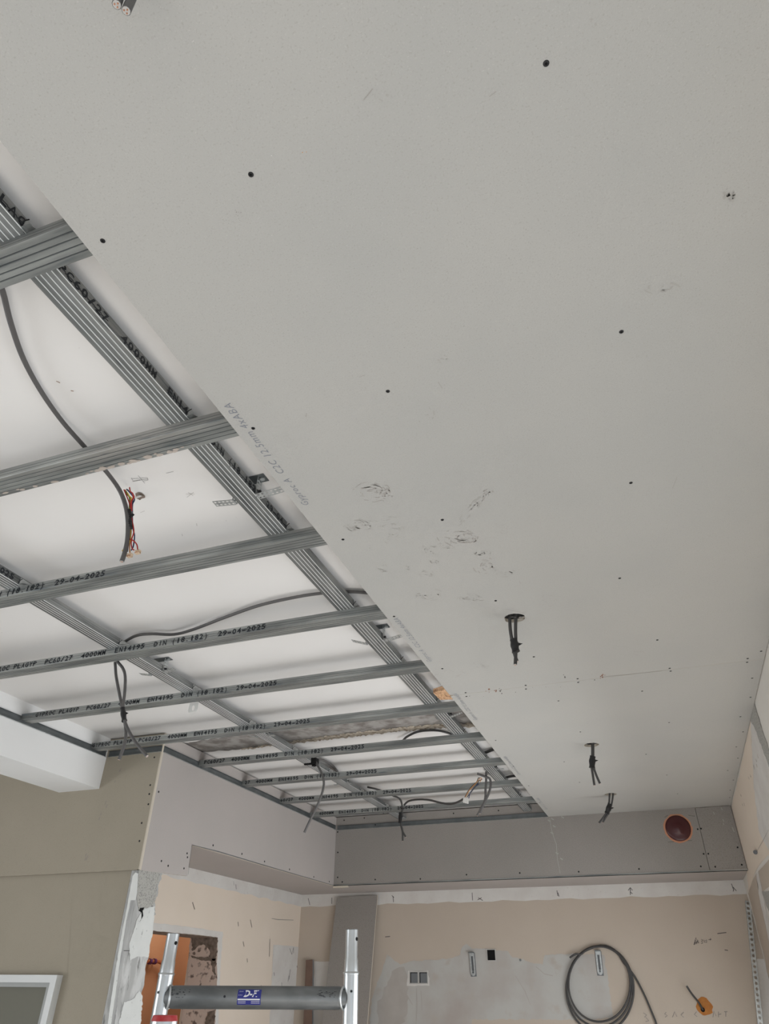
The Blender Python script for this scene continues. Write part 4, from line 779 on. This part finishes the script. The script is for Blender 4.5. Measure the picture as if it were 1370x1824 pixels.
# orange box with cable
c = V(P(1255, 1793, 'y', YW)); t = thing('orange_box', c, 'round orange back box set in a rough hole of the end wall', 'electrical box')
g = MB(); r_ = random.Random(6); g.plate([(c.x+.048*r_.uniform(.85, 1.15)*math.cos(a), YW-.002, c.z+.048*r_.uniform(.85, 1.15)*math.sin(a)) for a in [k*2*math.pi/18 for k in range(18)]], (0, .0015, 0), 'orange_box'); g.build('filler', t)
g = MB(); g.tube([(c.x, YW-.005, c.z), (c.x, YW-.001, c.z)], .038, 'orange_box', 24); g.tube([(c.x-.014, YW-.0062, c.z-.016), (c.x-.014, YW-.004, c.z-.016)], .013, 'black', 10); g.build('cup', t)
L = [V((c.x-.014, YW-.006, c.z-.016)), V(P(1245, 1786, 'y', YW-.05)), V(P(1233, 1771, 'y', YW-.09)), V(P(1223, 1756, 'y', YW-.11))]
o = cable_mesh(L, .0062, 'cable_dark').build('hanging_cable'); tag(o, 'short dark cable sticking out of the orange wall box', 'cable'); cut_end(o, L[-1], L[-1]-L[-2], .006, False)

# boards and strips leaning on the end wall
def lean(name, top, bot, w0, th, m, mside, label, cat):
    (tl, tr), (bl, br) = top, bot
    g = MB(); a, b = V(P(*tl, 'y', YW-.02-th)), V(P(*tr, 'y', YW-.02-th)); c, d = V(P(*br, 'y', YW-w0)), V(P(*bl, 'y', YW-w0))
    k = (FL-a.z)/(d.z-a.z); d2 = a+(d-a)*k; k2 = (FL-b.z)/(c.z-b.z); c2 = b+(c-b)*k2
    g.plate([a, b, c2, d2], (0, th, 0), m, mside); o = g.build(name); return tag(o, label, cat)
lean('leaning_plasterboard', ((600, 1598.5), (672.5, 1594.5)), ((573, 1824), (654, 1824)), .10, .0125, 'board_shaded', 'board_core', 'tall narrow grey plasterboard piece leaning on the end wall', 'plasterboard')
o = lean('leaning_plank', ((545, 1710), (557, 1709)), ((540.5, 1824), (556, 1824)), .05, .02, 'brown_board', 'box_grey', 'narrow brown plank standing in the left corner of the end wall', 'plank')
a, b = V(P(1327.5, 1604, 'y', YW-.02)), V(P(1334.5, 1603, 'y', YW-.02)); c, d = V(P(1350, 1824, 'y', YW-.05)), V(P(1360, 1824, 'y', YW-.05))
t = thing('perforated_angle', (a.x, YW-.03, FL), 'perforated metal angle strip leaning in the right corner of the end wall', 'metal strip')
du = (c-a).normalized(); dv = (b-a); w_ = .030; n_ = int((a.z-FL)/.030/abs(du.z)); g = MB(); dvn = V((1, 0, 0)); dvn = (dvn-du*dvn.dot(du)).normalized()
perf(g, a, du, dvn, n_, 1, .030, 'galv_light', .001); g.build('perforated_leg', t)
g = MB(); L_ = (a.z-FL)/abs(du.z); g.plate([a, a+du*L_, a+du*L_+V((0, .018, 0)), a+V((0, .018, 0))], (.001, 0, 0), 'galv_ch'); g.build('plain_leg', t)

# ------------------------------------------------------------------ scaffold frame
yl, yr = 2.52, 2.75
tl, bl = V(P(309, 1663, 'y', yl)), V(P(281, 1824, 'y', yl)); tr_, br_ = V(P(627, 1656, 'y', yr)), V(P(623.5, 1824, 'y', yr))
t = thing('scaffold', ((tl.x+tr_.x)/2, (yl+yr)/2, FL), 'aluminium scaffold end frame with a blue sticker on its crossbar', 'scaffold')
def on(a, b, s): return a+(b-a)*s
for (a, b, fold) in ((tl, bl, 1737), (tr_, br_, 1739)):
    k = (FL-a.z)/(b.z-a.z); base = on(a, b, k); sF = (fold-1663)/161.0; f_ = on(a, b, sF); sd = (a-b).normalized()
    g = MB(); g.tube([base, on(base, f_, .5), f_-sd*.004, f_], .0270, 'alu', 28, False); g.tube([f_-sd*.006, f_+sd*.001, f_+sd*.003], lambda s: (.0278, .0297, .0262)[min(2, int(s*2+.01))], 'alu', 28, False); up = g.build('upright', t)
    g = MB(); g.tube([f_, on(f_, a, .28), on(f_, a, .34), a], lambda s: (.0262, .0245, .0228, .0228)[min(3, int(s*3+.01))], 'alu', 28, False)
    g.tube([a-sd*.001, a], .0216, 'black', 24); g.tube([a-sd*.001, a+sd*.0005], .0230, 'alu_dull', 24, False); g.build('spigot', up)
    side = CR if a is tl else CR
    g = MB(); n_ = (-CF*.55+CR*(.62 if a is tl else .72)); n_.z = 0; n_.normalize(); p_ = a-sd*.030; g.tube([p_+n_*.0195, p_+n_*.0236], .0062, 'black', 14); g.build('pin_hole', up)
    g = MB(); n2 = (-CF+CR*(-.35 if a is tl else .1)); n2.z = 0; n2.normalize(); p_ = f_-sd*.055; g.tube([p_+n2*.025, p_+n2*.0285], .0048, 'alu_dull', 12); g.tube([p_+n2*.0285, p_+n2*.0292], .0028, 'black', 8); g.build('rivet', up)
rl, rr_ = on(tl, bl, (1778-1663)/161), on(tr_, br_, (1780-1656)/168); ax_ = (rr_-rl).normalized(); RR = .0345
g = MB(); g.tube([on(rl, rr_, s) for s in (.02, .045, .06, .5, .94, .955, .98)], lambda s: RR*(.8 if s < .01 or s > .99 else (.93 if s < .2 or s > .8 else 1)), 'alu_dull', 36, False); bar = g.build('crossbar', t)
for s_, e_ in ((.02, 1), (.98, -1)):
    c_ = on(rl, rr_, s_); g = MB(); up_ = V((0, 0, 1)); bx = up_.cross(ax_).normalized(); up_ = ax_.cross(bx)
    ring = [c_+ax_*e_*(.026*(abs(math.cos(a))*.6+.25))+(up_*math.sin(a)+bx*math.cos(a))*(RR*1.0) for a in [k*2*math.pi/28 for k in range(29)]]
    g.tube(ring, .0038, 'alu', 8, False); g.build('weld', t)
# scuffs of the crossbar print ends, and the sticker wrapped on the bar
bx = V((0, 0, 1)).cross(ax_).normalized(); ux = ax_.cross(bx).normalized()
if bx.dot(CF) > 0: bx = -bx
def wrap(s, h, rr=RR+.0004):            # s metres along bar from left end, h arc height
    th = h/RR+R(3); return rl+ax_*s+(bx*math.cos(th)+ux*math.sin(th))*rr
Lb = (rr_-rl).length; s0 = Lb*(430-296)/(625-296)*1.0; sw, sh = .083, .047
g = MB(); nx, ny = 6, 8
g.add([wrap(s0+sw*i/nx, -sh/2+sh*j/ny) for j in range(ny+1) for i in range(nx+1)], [(j*(nx+1)+i, j*(nx+1)+i+1, (j+1)*(nx+1)+i+1, (j+1)*(nx+1)+i) for j in range(ny) for i in range(nx)], 'sticker')
def st(body, size, x, y, xs=1, shear=.3, bold=0): text_on(g, body, size, (0, 0, 0), (0, 0, 0), (0, 0, 0), 'sticker_white', shear, bold, 1.0, xs, mapf=lambda a, b: wrap(s0+x+a, y+b, RR+.0009))
st('D-FI', .027, .021, .0010, 1.02, .25, .0010)
g.add([wrap(s0+.002, -.0090, RR+.0008), wrap(s0+sw-.003, -.0090, RR+.0008), wrap(s0+sw-.003, -.0050, RR+.0008), wrap(s0+.002, -.0050, RR+.0008)], [(0, 1, 2, 3)], 'sticker_white')
for k in range(3):
    g.add([wrap(s0+.004+k*.005+a, b, RR+.0008) for a, b in ((0, .004), (.0012, .004), (.0042, .018), (.0030, .018))], [(0, 1, 2, 3)], 'sticker_white')
for y_ in (-.0135, -.0185): 
    for x0_, x1_ in ((.004, .030), (.050, .078)):
        a = x0_
        while a < x1_: g.add([wrap(s0+a, y_, RR+.0008), wrap(s0+a+.0022, y_, RR+.0008), wrap(s0+a+.0022, y_+.0018, RR+.0008), wrap(s0+a, y_+.0018, RR+.0008)], [(0, 1, 2, 3)], 'sticker_white'); a += .0034
o = g.build('sticker', bar); o['label'] = 'blue sticker with white lettering'
g = MB(); r_ = random.Random(12)
for (sa, sb) in ((.03, .10), (Lb-.13, Lb-.05)):
    for _ in range(26):
        a, h = r_.uniform(sa, sb), r_.uniform(-.004, .022); w_ = r_.uniform(.003, .010)
        g.add([wrap(a, h), wrap(a+w_, h+r_.uniform(-.001, .001)), wrap(a+w_, h+.0015), wrap(a, h+.0015)], [(0, 1, 2, 3)], 'ink')
g.build('worn_print', bar)
g = MB(); g.tube([wrap(s0-.045, .001, RR-.001), wrap(s0-.045, .001, RR+.0015)], .004, 'ink', 10); g.build('rivet', bar)
# second crossbar lower down
g = MB(); dz = V((0, 0, -.50)); k_ = V(((bl-tl).x/(tl-bl).z*.5, 0, 0)); g.tube([rl+dz+k_*1.0+ax_*.02, rr_+dz-ax_*.02], .0255, 'alu_dull', 20, False); g.build('crossbar', t)

# post with the red rim in front
c = V(P(294, 1812, 'y', 1.69)); t = thing('scaffold_post', (c.x, c.y, FL), 'short aluminium post with a red plastic rim, lower left foreground', 'post')
g = MB(); g.tube([V((c.x, c.y, FL)), V((c.x, c.y, c.z-.007))], .0300, 'alu', 28); g.build('tube', t)
g = MB(); g.tube([V((c.x, c.y, c.z-.007)), V((c.x, c.y, c.z-.001)), V((c.x, c.y, c.z+.004))], lambda s: .0303-.003*s, 'redcap', 28); o = g.build('rim', t); o['label'] = 'red plastic rim'

for o in S.objects:
    if '_o' in o: del o['_o']
